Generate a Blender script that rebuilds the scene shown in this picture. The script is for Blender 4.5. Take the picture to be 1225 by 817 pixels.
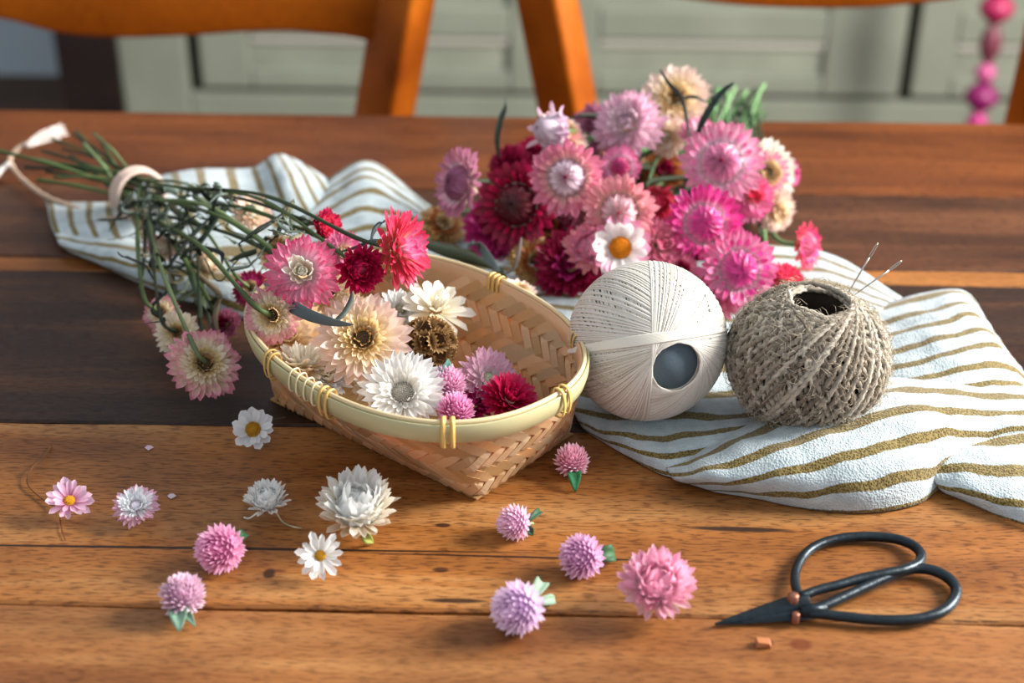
import bpy, math, random
import numpy as np
from mathutils import Vector, Matrix, Quaternion
random.seed(7); rng = np.random.default_rng(7)
for o in list(bpy.data.objects): bpy.data.objects.remove(o)
sc = bpy.context.scene
COL = sc.collection
PI = math.pi
TZ = 0.75                      # height of the table top
# ------------------------------------------------------------ camera
PITCH, YAW, ROLL, CH = 29.0, 1.3, 0.35, 0.364
F = 50 / 36 * 1225
CR = Matrix.Rotation(math.radians(YAW), 3, 'Z') @ Matrix.Rotation(math.radians(90 - PITCH), 3, 'X') @ Matrix.Rotation(math.radians(ROLL), 3, 'Z')
CP = Vector((0, 0, TZ + CH))
cd = bpy.data.cameras.new('camera'); cam = bpy.data.objects.new('camera', cd); COL.objects.link(cam)
cam.matrix_world = Matrix.Translation(CP) @ CR.to_4x4()
cd.lens = 50; cd.sensor_width = 36; cd.clip_start = .02; cd.clip_end = 50
cd.dof.use_dof = True; cd.dof.focus_distance = 0.635; cd.dof.aperture_fstop = 6.3
sc.camera = cam
# ------------------------------------------------------------ light
w = bpy.data.worlds.new('world'); sc.world = w; w.use_nodes = True
bg = w.node_tree.nodes['Background']; bg.inputs[0].default_value = (.84, .92, 1, 1); bg.inputs[1].default_value = 0.5
def area(name, loc, target, sx, sy, energy, col):
    l = bpy.data.lights.new(name, 'AREA'); l.shape = 'RECTANGLE'; l.size = sx; l.size_y = sy; l.energy = energy; l.color = col
    o = bpy.data.objects.new(name, l); COL.objects.link(o); o.location = loc
    o.rotation_euler = (Vector(target) - Vector(loc)).to_track_quat('-Z', 'Y').to_euler(); return o
area('window_daylight', (1.75, 0.86, 1.66), (0, .6, .78), .8, .8, 82, (1, .965, .91))
sc.view_settings.view_transform = 'Standard'; sc.view_settings.look = 'None'
sc.view_settings.exposure = 0.82; sc.view_settings.gamma = 1; sc.view_settings.use_curve_mapping = False
# ------------------------------------------------------------ helpers
def ray(px, py): return CR @ Vector(((px - 612.5) / F, -(py - 408.5) / F, -1))
def at(px, py, z=0.0):
    d = ray(px, py); return CP + d * ((TZ + z - CP.z) / d.z)
def aty(px, py, Y):
    d = ray(px, py); return CP + d * (Y / d.y)
def depth(p): return -(CR.transposed() @ (Vector(p) - CP)).z
def cdir(x, y, z): return (CR @ Vector((x, y, z))).normalized()
def h(s):
    s = s.lstrip('#'); c = [int(s[i:i + 2], 16) / 255 for i in (0, 2, 4)]
    return tuple((v / 12.92 if v <= .04045 else ((v + .055) / 1.055) ** 2.4) for v in c)
def h4(s): return h(s) + (1,)
def mesh(name, v, f, mat=None, smooth=True, cols=None, uv=None):
    me = bpy.data.meshes.new(name)
    me.from_pydata([tuple(map(float, p)) for p in v], [], [tuple(map(int, q)) for q in f]); 
    if smooth: me.polygons.foreach_set('use_smooth', [True] * len(me.polygons))
    if cols is not None:
        a = me.attributes.new('Col', 'FLOAT_COLOR', 'POINT')
        c = np.ones((len(v), 4), dtype=np.float32); c[:, :3] = np.array(cols)[:, :3]; a.data.foreach_set('color', c.ravel())
    if uv is not None:
        a = me.attributes.new('St', 'FLOAT_VECTOR', 'POINT')
        c = np.zeros((len(v), 3), dtype=np.float32); c[:, :np.array(uv).shape[1]] = np.array(uv); a.data.foreach_set('vector', c.ravel())
    if mat: me.materials.append(mat)
    me.update(); return me
def link(name, me, parent=None, mat4=None):
    o = bpy.data.objects.new(name, me); COL.objects.link(o)
    if parent: o.parent = parent
    if mat4 is not None: o.matrix_local = mat4
    return o
def empty(name, loc, label, cat, group=None):
    o = bpy.data.objects.new(name, None); COL.objects.link(o); o.location = loc; o.empty_display_size = .01
    tag(o, label, cat, group); return o
def tag(o, label, cat, group=None):
    o['label'] = label; o['category'] = cat
    if group: o['group'] = group
    return o
def catmull(P, n=6, closed=False):
    P = [Vector(p) for p in P]; N = len(P); out = []
    if N < 3 and not closed:
        return [P[0].lerp(P[-1], i / n) for i in range(n + 1)]
    rngi = range(N if closed else N - 1)
    for i in rngi:
        if closed: a, b, c, d = P[i - 1], P[i], P[(i + 1) % N], P[(i + 2) % N]
        else:
            b, c = P[i], P[i + 1]; a = P[i - 1] if i else b * 2 - c; d = P[i + 2] if i + 2 < N else c * 2 - b
        for k in range(n):
            t = k / n; out.append(.5 * ((2 * b) + (c - a) * t + (2 * a - 5 * b + 4 * c - d) * t * t + (3 * b - a - 3 * c + d) * t ** 3))
    if not closed: out.append(P[-1])
    return out
class MB:
    def __init__(s): s.v = []; s.f = []; s.c = []
    def add(s, v, f, c=None):
        n = len(s.v); s.v += [tuple(p) for p in v]; s.f += [tuple(i + n for i in q) for q in f]
        if c is not None: s.c += (list(c) if isinstance(c, list) else [c] * len(v))
    def build(s, name, mat, parent=None, smooth=True):
        return link(name, mesh(name, s.v, s.f, mat, smooth, s.c if s.c else None), parent)
    def box(s, a, b, c=None):
        x0, y0, z0 = a; x1, y1, z1 = b
        v = [(x, y, z) for x in (x0, x1) for y in (y0, y1) for z in (z0, z1)]
        s.add(v, [(0, 1, 3, 2), (4, 6, 7, 5), (0, 4, 5, 1), (2, 3, 7, 6), (0, 2, 6, 4), (1, 5, 7, 3)], c)
def tube_np(P, r, n=6, closed=False, lobe=0, twist=0, flat=1, caps=True):
    """P (N,3) -> verts, faces; r scalar or array"""
    P = np.array([tuple(p) for p in P], float); N = len(P)
    T = (np.roll(P, -1, 0) - np.roll(P, 1, 0)) if closed else np.gradient(P, axis=0)
    T /= np.linalg.norm(T, axis=1)[:, None] + 1e-12
    up = np.array([0, 0, 1.]) if abs(T[0][2]) < .9 else np.array([1., 0, 0])
    A = np.zeros_like(P); a = up - T[0] * T[0].dot(up); a /= np.linalg.norm(a); A[0] = a
    for i in range(1, N):
        a = a - T[i] * T[i].dot(a); a /= np.linalg.norm(a) + 1e-12; A[i] = a
    B = np.cross(T, A)
    al = np.arange(n) / n * 2 * PI
    r = np.broadcast_to(np.asarray(r, float), (N,))[:, None]
    rr = r * np.ones((1, n))
    if lobe:
        s = np.concatenate([[0], np.cumsum(np.linalg.norm(np.diff(P, axis=0), axis=1))])[:, None]
        rr = r * (1 + lobe * np.cos(2 * (al[None, :] - s * twist)))
    V = P[:, None, :] + A[:, None, :] * (rr * np.cos(al))[..., None] + B[:, None, :] * (rr * np.sin(al) * flat)[..., None]
    V = V.reshape(-1, 3)
    M = N if closed else N - 1
    i = np.arange(M)[:, None] * n; j = ((np.arange(M) + 1) % N)[:, None] * n; k = np.arange(n)[None, :]; k2 = (k + 1) % n
    Fc = np.stack([i + k, i + k2, j + k2, j + k], -1).reshape(-1, 4)
    Fl = Fc.tolist()
    if caps and not closed: Fl += [list(range(n))[::-1], [(N - 1) * n + q for q in range(n)]]
    return V, Fl
# ------------------------------------------------------------ materials
def newmat(name):
    m = bpy.data.materials.new(name); m.use_nodes = True; nt = m.node_tree
    return m, nt, nt.nodes['Principled BSDF'], nt.nodes['Material Output']
def N(nt, t, **k):
    n = nt.nodes.new(t)
    for a, b in k.items():
        if a.startswith('i_'): n.inputs[int(a[2:]) if a[2:].isdigit() else a[2:]].default_value = b
        else: setattr(n, a, b)
    return n
def ramp(nt, src, stops):
    r = nt.nodes.new('ShaderNodeValToRGB'); e = r.color_ramp.elements
    while len(e) > 1: e.remove(e[-1])
    e[0].position, e[0].color = stops[0]
    for p, c in stops[1:]:
        x = e.new(p); x.color = c
    nt.links.new(src, r.inputs[0]); return r
def mix(nt, f, a, b, mode='MIX'):
    m = nt.nodes.new('ShaderNodeMix'); m.data_type = 'RGBA'; m.blend_type = mode
    for s, v in ((m.inputs[0], f), (m.inputs[6], a), (m.inputs[7], b)):
        if hasattr(v, 'default_value') or hasattr(v, 'is_linked'): nt.links.new(v, s)
        else: s.default_value = v
    return m.outputs[2]
def flat(name, c, rough=.6, metal=0, spec=.5, noise=0, nscale=60, bump=0):
    m, nt, b, out = newmat(name); b.inputs['Base Color'].default_value = h4(c); b.inputs['Roughness'].default_value = rough
    b.inputs['Metallic'].default_value = metal; b.inputs['Specular IOR Level'].default_value = spec
    if noise or bump:
        tc = N(nt, 'ShaderNodeTexCoord'); no = N(nt, 'ShaderNodeTexNoise'); no.inputs['Scale'].default_value = nscale; no.inputs['Detail'].default_value = 5
        nt.links.new(tc.outputs['Object'], no.inputs[0])
        if noise:
            d = tuple(v * (1 - noise) for v in h(c)) + (1,); l = tuple(min(1, v * (1 + noise)) for v in h(c)) + (1,)
            r = ramp(nt, no.outputs[0], [(.3, d), (.7, l)]); nt.links.new(r.outputs[0], b.inputs['Base Color'])
        if bump:
            bp = N(nt, 'ShaderNodeBump'); bp.inputs['Strength'].default_value = bump; bp.inputs['Distance'].default_value = .001
            nt.links.new(no.outputs[0], bp.inputs['Height']); nt.links.new(bp.outputs[0], b.inputs['Normal'])
    return m
def wood(name, cd_, cm, cl, sc_=1.0, rough=.42, pores=.75, seed=0, stain=None, spread=.5):
    m, nt, b, out = newmat(name); L = nt.links.new
    tc = N(nt, 'ShaderNodeTexCoord'); mp = N(nt, 'ShaderNodeMapping'); L(tc.outputs['Object'], mp.inputs[0])
    mp.inputs['Location'].default_value = (seed * 3.1, seed * 1.7, seed); mp.inputs['Scale'].default_value = (3.0 * sc_, 34 * sc_, 20 * sc_)
    n1 = N(nt, 'ShaderNodeTexNoise'); L(mp.outputs[0], n1.inputs[0]); n1.inputs['Scale'].default_value = 1.0; n1.inputs['Detail'].default_value = 7; n1.inputs['Roughness'].default_value = .62; n1.inputs['Distortion'].default_value = .6
    r1 = ramp(nt, n1.outputs[0], [(.5 - spread * .42, h4(cd_)), (.5, h4(cm)), (.5 + spread * .38, h4(cl))])
    # fine pores, short dashes along the grain
    mp2 = N(nt, 'ShaderNodeMapping'); L(tc.outputs['Object'], mp2.inputs[0]); mp2.inputs['Scale'].default_value = (150, 900, 300); mp2.inputs['Location'].default_value = (seed, seed, 0)
    n2 = N(nt, 'ShaderNodeTexNoise'); L(mp2.outputs[0], n2.inputs[0]); n2.inputs['Scale'].default_value = 1.0; n2.inputs['Detail'].default_value = 3
    r2 = ramp(nt, n2.outputs[0], [(.36, (.30, .24, .2, 1)), (.5, (1, 1, 1, 1)), (.72, (1.0, 1.0, 1.0, 1))])
    mp3 = N(nt, 'ShaderNodeMapping'); L(tc.outputs['Object'], mp3.inputs[0]); mp3.inputs['Scale'].default_value = (9, 24, 10); mp3.inputs['Location'].default_value = (seed * 5, seed, 0)
    n3 = N(nt, 'ShaderNodeTexNoise'); L(mp3.outputs[0], n3.inputs[0]); n3.inputs['Scale'].default_value = 1.0; n3.inputs['Detail'].default_value = 5
    r3 = ramp(nt, n3.outputs[0], [(.3, (.52, .45, .4, 1)), (.52, (1, 1, 1, 1)), (.8, (1.28, 1.24, 1.2, 1))])
    c = mix(nt, pores, r1.outputs[0], r2.outputs[0], 'MULTIPLY'); c = mix(nt, .8, c, r3.outputs[0], 'MULTIPLY')
    if stain:
        geo = N(nt, 'ShaderNodeNewGeometry')
        for (cx, cy, rx, ry, slope, col, amt) in stain:
            sx = N(nt, 'ShaderNodeSeparateXYZ'); L(geo.outputs['Position'], sx.inputs[0])
            def M(op, a, b_):
                q = N(nt, 'ShaderNodeMath', operation=op)
                for i, v in enumerate((a, b_)):
                    if v is None: continue
                    if isinstance(v, (int, float)): q.inputs[i].default_value = v
                    else: L(v, q.inputs[i])
                return q.outputs[0]
            dx = M('SUBTRACT', sx.outputs[0], cx); dy = M('SUBTRACT', sx.outputs[1], cy); dy = M('SUBTRACT', dy, M('MULTIPLY', dx, slope))
            nz = M('MULTIPLY', M('SUBTRACT', n1.outputs[0], .5), ry * 1.6); dy = M('ADD', dy, nz)
            e = M('ADD', M('POWER', M('ABSOLUTE', M('DIVIDE', dx, rx), None), 2), M('POWER', M('ABSOLUTE', M('DIVIDE', dy, ry), None), 2))
            f = ramp(nt, e, [(.35, (amt,) * 3 + (1,)), (1.0, (0, 0, 0, 1))])
            c = mix(nt, f.outputs[0], c, h4(col))
    c = mix(nt, 1.0, c, (.66, .64, .62, 1), 'MULTIPLY'); L(c, b.inputs['Base Color'])
    rr = N(nt, 'ShaderNodeMapRange'); L(n3.outputs[0], rr.inputs[0]); rr.inputs[3].default_value = rough - .08; rr.inputs[4].default_value = rough + .15; L(rr.outputs[0], b.inputs['Roughness'])
    b.inputs['Specular IOR Level'].default_value = .28
    ad = N(nt, 'ShaderNodeMath', operation='ADD'); L(n1.outputs[0], ad.inputs[0]); L(r2.outputs[0], ad.inputs[1])
    bp = N(nt, 'ShaderNodeBump'); bp.inputs['Strength'].default_value = .35; bp.inputs['Distance'].default_value = .0006
    L(ad.outputs[0], bp.inputs['Height']); L(bp.outputs[0], b.inputs['Normal'])
    return m
def vcol(name, rough=.5, trans=.25, spec=.4, vary=.12, bump=0, nsc=800, gam=1.0, tint=(1, 1, 1, 1)):
    m, nt, b, out = newmat(name); L = nt.links.new
    a = N(nt, 'ShaderNodeAttribute', attribute_name='Col'); oi = N(nt, 'ShaderNodeObjectInfo')
    mr = N(nt, 'ShaderNodeMapRange'); L(oi.outputs['Random'], mr.inputs[0]); mr.inputs[3].default_value = 1 - vary; mr.inputs[4].default_value = 1 + vary * .6
    hs = N(nt, 'ShaderNodeHueSaturation'); ga = N(nt, 'ShaderNodeGamma'); ga.inputs[1].default_value = gam; L(a.outputs[0], ga.inputs[0]); L(ga.outputs[0], hs.inputs['Color']); L(mr.outputs[0], hs.inputs['Value'])
    L(hs.outputs[0], b.inputs['Base Color']); b.inputs['Roughness'].default_value = rough; b.inputs['Specular IOR Level'].default_value = spec
    if bump:
        tc = N(nt, 'ShaderNodeTexCoord'); no = N(nt, 'ShaderNodeTexNoise'); no.inputs['Scale'].default_value = nsc; L(tc.outputs['Object'], no.inputs[0])
        bp = N(nt, 'ShaderNodeBump'); bp.inputs['Strength'].default_value = bump; bp.inputs['Distance'].default_value = .0005; L(no.outputs[0], bp.inputs['Height']); L(bp.outputs[0], b.inputs['Normal'])
    if trans:
        t = N(nt, 'ShaderNodeBsdfTranslucent'); L(mix(nt, 1.0, hs.outputs[0], tint, 'MULTIPLY'), t.inputs[0]); ms = N(nt, 'ShaderNodeMixShader'); ms.inputs[0].default_value = trans
        L(b.outputs[0], ms.inputs[1]); L(t.outputs[0], ms.inputs[2]); L(ms.outputs[0], out.inputs[0])
    return m
M_PETAL = vcol('papery_petal', .42, .38, .5, gam=.85)
M_DOME = vcol('closed_bracts', .45, .15, .5, gam=.9)
M_STEM = vcol('dried_stem', .6, 0, .35, .25, .4)
M_LEAF = vcol('dried_leaf', .6, .2, .35, .25, .3)
M_DISC = vcol('floret_disc', .8, 0, .2, .1, .6, 1500)
M_BAMB = vcol('bamboo_strip', .42, .45, .5, .22, .3, 300, tint=(1, .72, .38, 1))
M_RIM = vcol('bamboo_band', .35, .0, .5, .06, .15, 150)
M_THREAD = vcol('cotton_thread', .7, 0, .3, .1)
M_TWINE = vcol('jute_twine', .85, 0, .15, .0, .8, 1600)
M_IRON = flat('blackened_iron', '#1b262d', .36, .55, .5, .25, 300, .25)
M_COPPER = flat('copper_rivet', '#8a5a48', .45, .8)
M_STEEL = flat('steel_needle', '#b9b4ac', .25, 1)
M_CORE = flat('blue_grey_card', '#5d6c76', .8, 0, .2, .08, 900, .1)
# ------------------------------------------------------------ setting
M_FLOOR = wood('floor_boards_wood', '#4a3324', '#5e4230', '#6d5039', .5, .5)
o = MB(); o.box((-4, -2.0, -.05), (4, 3.4, 0)); o = o.build('floor', M_FLOOR, None, False); o['kind'] = 'structure'
M_WALL = flat('pale_blue_plaster', '#b4c3d0', .9, 0, .2, .05, 4)
M_WALLR = flat('pale_plaster', '#b9b6ab', .9, 0, .2, .05, 4)
o = MB(); o.box((-4, 3.3, 0), (4, 3.4, 2.6)); o = o.build('wall_back', M_WALL, None, False); o['kind'] = 'structure'
o = MB(); o.box((-2.6, -1, 0), (-2.5, 3.3, 2.6)); o = o.build('wall_left', M_WALLR, None, False); o['kind'] = 'structure'
o = MB()
for a, b_ in (((1.95, -1, 0), (2.05, 3.3, 1.1)), ((1.95, -1, 2.35), (2.05, 3.3, 2.6)), ((1.95, -1, 1.1), (2.05, .35, 2.35)), ((1.95, 1.65, 1.1), (2.05, 3.3, 2.35))): o.box(a, b_)
o = o.build('wall_right', M_WALLR, None, False); o['kind'] = 'structure'
M_WHITE = flat('white_paint', '#d8d6cf', .5)
o = MB()
for a, b_ in (((1.97, .35, 1.1), (2.03, 1.65, 1.15)), ((1.97, .35, 2.3), (2.03, 1.65, 2.35)), ((1.97, .35, 1.15), (2.03, .4, 2.3)), ((1.97, 1.6, 1.15), (2.03, 1.65, 2.3)), ((1.98, .98, 1.15), (2.02, 1.02, 2.3))): o.box(a, b_)
o = o.build('window_1', M_WHITE, None, False); o['kind'] = 'structure'
# dark timber post at the left of the cupboard
YB = 2.62
xa, xb = aty(72, 70, YB).x, aty(142, 70, YB).x
M_DARK = wood('dark_timber', '#1d1412', '#2a1c18', '#33231d', 1, .6)
o = MB(); o.box((xa, YB - .02, 0), (xb, YB + .1, 2.4)); o = o.build('door_frame', M_DARK, None, False); o['kind'] = 'structure'; o.name = 'trim_1'
# ------------------------------------------------------------ painted cupboard (far behind)
M_SAGE = flat('sage_paint', '#8b8f80', .7, 0, .3, .12, 5)
M_SAGE2 = flat('sage_paint_panel', '#929686', .7, 0, .3, .14, 7)
M_GAP = flat('dark_gap', '#2b2723', .9)
cup = empty('painted_cupboard', (aty(640, 70, YB).x, YB + .2, 0), 'sage green painted panelled cupboard standing behind the chairs', 'cupboard')
def X(px): return aty(px, 80, YB).x - cup.location.x
def Zp(py, px=640): return aty(px, py, YB).z
def cbox(name, a, b_, mat, par=cup):
    m = MB(); m.box(a, b_); o = m.build(name, mat, par, False)
    bv = o.modifiers.new('b', 'BEVEL'); bv.width = .006; bv.segments = 2; return o
cbox('body', (X(143), -.17, .05), (X(1330), .25, 1.15), M_GAP)
cbox('stile', (X(143), -.205, .0), (X(224), -.17, 1.15), M_SAGE)
cbox('worktop', (X(135), -.24, 1.15), (X(1340), .26, 1.19), M_SAGE)
cbox('plinth', (X(224), -.2, 0), (X(1330), -.17, .2), M_SAGE)
for (a, b_, pa, pb) in ((240, 668, 300, 610), (676, 1079, 715, 985), (1093, 1330, 1140, 1300)):
    d = cbox('door', (X(a), -.19, .21), (X(b_), -.17, 1.14), M_SAGE2)
    zt, zb = Zp(46), .27
    for q in (((X(a), -.205, .21), (X(pa), -.19, 1.14)), ((X(pb), -.205, .21), (X(b_), -.19, 1.14))): cbox('door_stile', *q, M_SAGE, d)
    cbox('door_rail', (X(pa), -.205, zt), (X(pb), -.19, zt + .06), M_SAGE, d); cbox('door_rail', (X(pa), -.205, .21), (X(pb), -.19, .25), M_SAGE, d)
    cbox('moulding', (X(pa), -.198, zt - .018), (X(pb), -.185, zt), M_WALLR, d)
    k = MB(); v, f = tube_np([(X(pb) + .03, -.205, .7), (X(pb) + .03, -.235, .7)], .014, 10); k.add(v, f); k.build('knob', M_DARK, d)
# bead garland
pk = [h('#c2187a'), h('#8d0f5c'), h('#d6569a'), h('#7b2340'), h('#b52052')]
gx = aty(1182, 70, 2.38)
gar = empty('bead_garland', (gx.x, 2.38, .2), 'magenta and pink bead garland hanging in front of the cupboard at the right', 'garland')
m = MB(); v, f = tube_np([(0, 0, 0), (0, 0, .99)], .003, 6); m.add(v, f); m.build('cord', M_DARK, gar)
m = MB(); v, f = tube_np([(0, 0, .99), (0, .02, 1.0), (0, .05, 1.0)], .003, 6); m.add(v, f); m.build('hook', M_DARK, gar)
MBEAD = [flat('bead_%d' % i, c, .4) for i, c in enumerate(['#c2277e', '#8a1560', '#c85a8e', '#7a3a4a', '#b3285a'])]
z = .02; i = 0
while z < .95:
    hh = random.choice([.035, .05, .07]); r = random.choice([.018, .024, .028]); pr = [(math.sin(t * PI) * r * .7 + r * .35, z + t * hh) for t in [k / 6 for k in range(7)]]
    v = []; f = []
    for a in range(12):
        for (rr_, zz) in pr: v.append((rr_ * math.cos(a / 12 * 2 * PI), rr_ * math.sin(a / 12 * 2 * PI), zz))
    for a in range(12):
        for k in range(6): f.append((a * 7 + k, ((a + 1) % 12) * 7 + k, ((a + 1) % 12) * 7 + k + 1, a * 7 + k + 1))
    link('bead', mesh('bead', v, f, MBEAD[i % 5]), gar); z += hh; i += 1
# ------------------------------------------------------------ chairs
M_CHAIR = wood('orange_varnished_wood', '#a04a0c', '#cc6a12', '#e0801e', .6, .33, .25, 4, spread=.9)
def prism(P, y0, y1):
    n = len(P); v = [(x, y0, z) for x, z in P] + [(x, y1, z) for x, z in P]
    f = [tuple(range(n)), tuple(range(2 * n - 1, n - 1, -1))] + [(i, (i + 1) % n, n + (i + 1) % n, n + i)[::-1] for i in range(n)]
    return v, f
def post_mesh(p0, p1, wx, wy, rot, name, par):
    m = MB(); v = []
    for p in (p0, p1):
        for a, b_ in ((-1, -1), (1, -1), (1, 1), (-1, 1)):
            x, y = a * wx / 2, b_ * wy / 2; v.append((p[0] + x * math.cos(rot) - y * math.sin(rot), p[1] + x * math.sin(rot) + y * math.cos(rot), p[2]))
    m.add(v, [(3, 2, 1, 0), (4, 5, 6, 7)] + [(i, (i + 1) % 4, 4 + (i + 1) % 4, 4 + i) for i in range(4)])
    o = m.build(name, M_CHAIR, par, True); bv = o.modifiers.new('b', 'BEVEL'); bv.width = .006; bv.segments = 3; bv.limit_method = 'ANGLE'; return o
def chair(YC, lo, hi, lo2, hi2, railpts, label, rot):
    """lo/hi: inner post pixels at table edge height and top of frame; lo2/hi2: the other post"""
    base = aty((lo[0] + lo2[0]) / 2, 100, YC); root = empty('dining_chair', (base.x, YC, 0), label, 'chair', 'wooden chairs along the far side of the table')
    def L(px, py): q = aty(px, py, YC); return Vector((q.x - base.x, 0, q.z))
    for a, b_, rr in ((lo, hi, rot), (lo2, hi2, -rot if False else rot)):
        A, B = L(*a), L(*b_); s = (B - A) / (B.z - A.z)
        mid = A + s * (.46 - A.z); top = A + s * (.94 - A.z)
        post_mesh(mid, top, .036, .046, rr, 'back_post', root)
        post_mesh((mid.x, 0, 0), mid, .034, .034, 0, 'leg', root)
        post_mesh((mid.x * .97, -.38, 0), (mid.x * .97, -.38, .43), .036, .036, 0, 'leg', root)
    A, A2 = L(*lo), L(*lo2); wd = abs(A.x - A2.x) / 2 * .95
    m = MB(); m.box((-wd, -.40, .43), (wd, .02, .46)); o = m.build('seat', M_CHAIR, root, False); bv = o.modifiers.new('b', 'BEVEL'); bv.width = .012; bv.segments = 3
    P = [L(*p) for p in railpts]; low = catmull(P, 5)
    pts = [(p.x, p.z) for p in low] + [(p.x, p.z + .085) for p in reversed(low)]
    v, f = prism(pts, -.008, .012); m = MB(); m.add(v, f); o = m.build('back_rail', M_CHAIR, root, True)
    bv = o.modifiers.new('b', 'BEVEL'); bv.width = .004; bv.segments = 2; bv.limit_method = 'ANGLE'
    for yy in (-.36, -.02):
        m = MB(); v, f = tube_np([(-wd, yy, .2), (wd, yy, .2)], .011, 8); m.add(v, f); m.build('stretcher', M_CHAIR, root)
    return root
chair(1.20, (459, 140), (483, 0), (-230, 140), (-262, 0), [(-260, 30), (-120, 8), (0, 20), (70, 37), (140, 43), (220, 41), (330, 35), (400, 40), (455, 49)], 'orange varnished wooden chair behind the left half of the table, curved back rail in view', .95)
chair(1.20, (681, 140), (655, 0), (1236, 155), (1272, 0), [(664, -34), (760, -12), (860, 2), (930, 7), (1010, 8), (1080, 4), (1170, -8), (1260, -34)], 'orange varnished wooden chair behind the right half of the table, beside the pink bunch', .95)
# ------------------------------------------------------------ table
tab = empty('dining_table', (0, .65, 0), 'old wooden table of wide brown oiled planks under all the flowers', 'table')
LOC = Vector((0, .65, 0))
planks = [  # y0, y1, dark, mid, light, rough, pores, stains(world coords)
    (.20, .4365, '#7d4826', '#a66a38', '#cb9158', .42, .55, [(at(915, 768).x, at(915, 768).y, .004, .003, 0, '#3a1d10', .8), (at(958, 770).x, at(958, 770).y, .005, .004, 0, '#6b2a10', .7)]),
    (.4375, .5695, '#8a5226', '#b27238', '#d8a368', .40, .75, None),
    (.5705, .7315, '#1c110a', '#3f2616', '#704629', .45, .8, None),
    (.7322, .7505, '#8a4f1d', '#a5652c', '#bd8044', .4, .5, None),
    (.7512, .860, '#33200f', '#5e3820', '#855534', .42, .7, None),
    (.861, .998, '#4a2511', '#7a4218', '#965526', .36, .6, None)]
ya = at(887, 633); yk = at(300, 657); yk2 = at(870, 672); kn1, kn2, kn3 = at(322, 686), at(527, 682), at(530, 628)
planks[1] = planks[1][:7] + ([(ya.x, ya.y, .026, .0022, -.02, '#352318', .95), (yk.x - .02, yk.y, .16, .0011, .01, '#1c100a', .95), (at(640, 667).x, at(640, 667).y, .09, .0008, -.01, '#1c100a', .9),
                              (kn1.x, kn1.y, .003, .0035, 0, '#3c1d10', .9), (kn3.x, kn3.y, .004, .002, 0, '#2b1710', .9), (kn2.x, kn2.y, .004, .002, 0, '#2b1710', .8), (at(545, 718).x, at(545, 718).y, .014, .0018, 0, '#2b1710', .9)],)
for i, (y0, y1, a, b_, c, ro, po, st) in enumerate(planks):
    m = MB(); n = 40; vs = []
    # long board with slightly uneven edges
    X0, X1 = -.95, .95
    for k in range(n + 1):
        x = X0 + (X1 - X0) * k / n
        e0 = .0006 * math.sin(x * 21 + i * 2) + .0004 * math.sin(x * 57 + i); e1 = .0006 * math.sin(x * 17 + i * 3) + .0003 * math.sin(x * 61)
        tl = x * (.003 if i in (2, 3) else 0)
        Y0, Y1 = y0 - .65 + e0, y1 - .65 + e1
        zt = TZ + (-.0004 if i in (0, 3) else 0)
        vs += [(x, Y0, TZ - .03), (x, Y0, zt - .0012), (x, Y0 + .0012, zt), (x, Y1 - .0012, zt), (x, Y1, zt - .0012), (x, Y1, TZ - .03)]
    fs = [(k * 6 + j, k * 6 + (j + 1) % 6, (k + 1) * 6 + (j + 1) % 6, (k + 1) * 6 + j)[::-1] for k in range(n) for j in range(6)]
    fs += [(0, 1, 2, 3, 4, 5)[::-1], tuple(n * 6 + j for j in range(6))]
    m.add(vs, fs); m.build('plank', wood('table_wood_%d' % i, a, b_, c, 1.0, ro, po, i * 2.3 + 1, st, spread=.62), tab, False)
MT = bpy.data.materials['table_wood_5']
m = MB(); m.box((-.9, -.40, TZ - .034), (.9, .335, TZ - .0302)); m.build('underboard', MT, tab, False)
for a, b_ in (((-.85, -.37, TZ - .11), (.85, -.35, TZ - .034)), ((-.85, .29, TZ - .11), (.85, .31, TZ - .034))):
    m = MB(); m.box(a, b_); m.build('apron', MT, tab, False)
for sx in (-.84, .78):
    for sy in (-.37, .25):
        m = MB(); m.box((sx, sy, 0), (sx + .06, sy + .06, TZ - .034)); m.build('leg', MT, tab, False)
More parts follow.
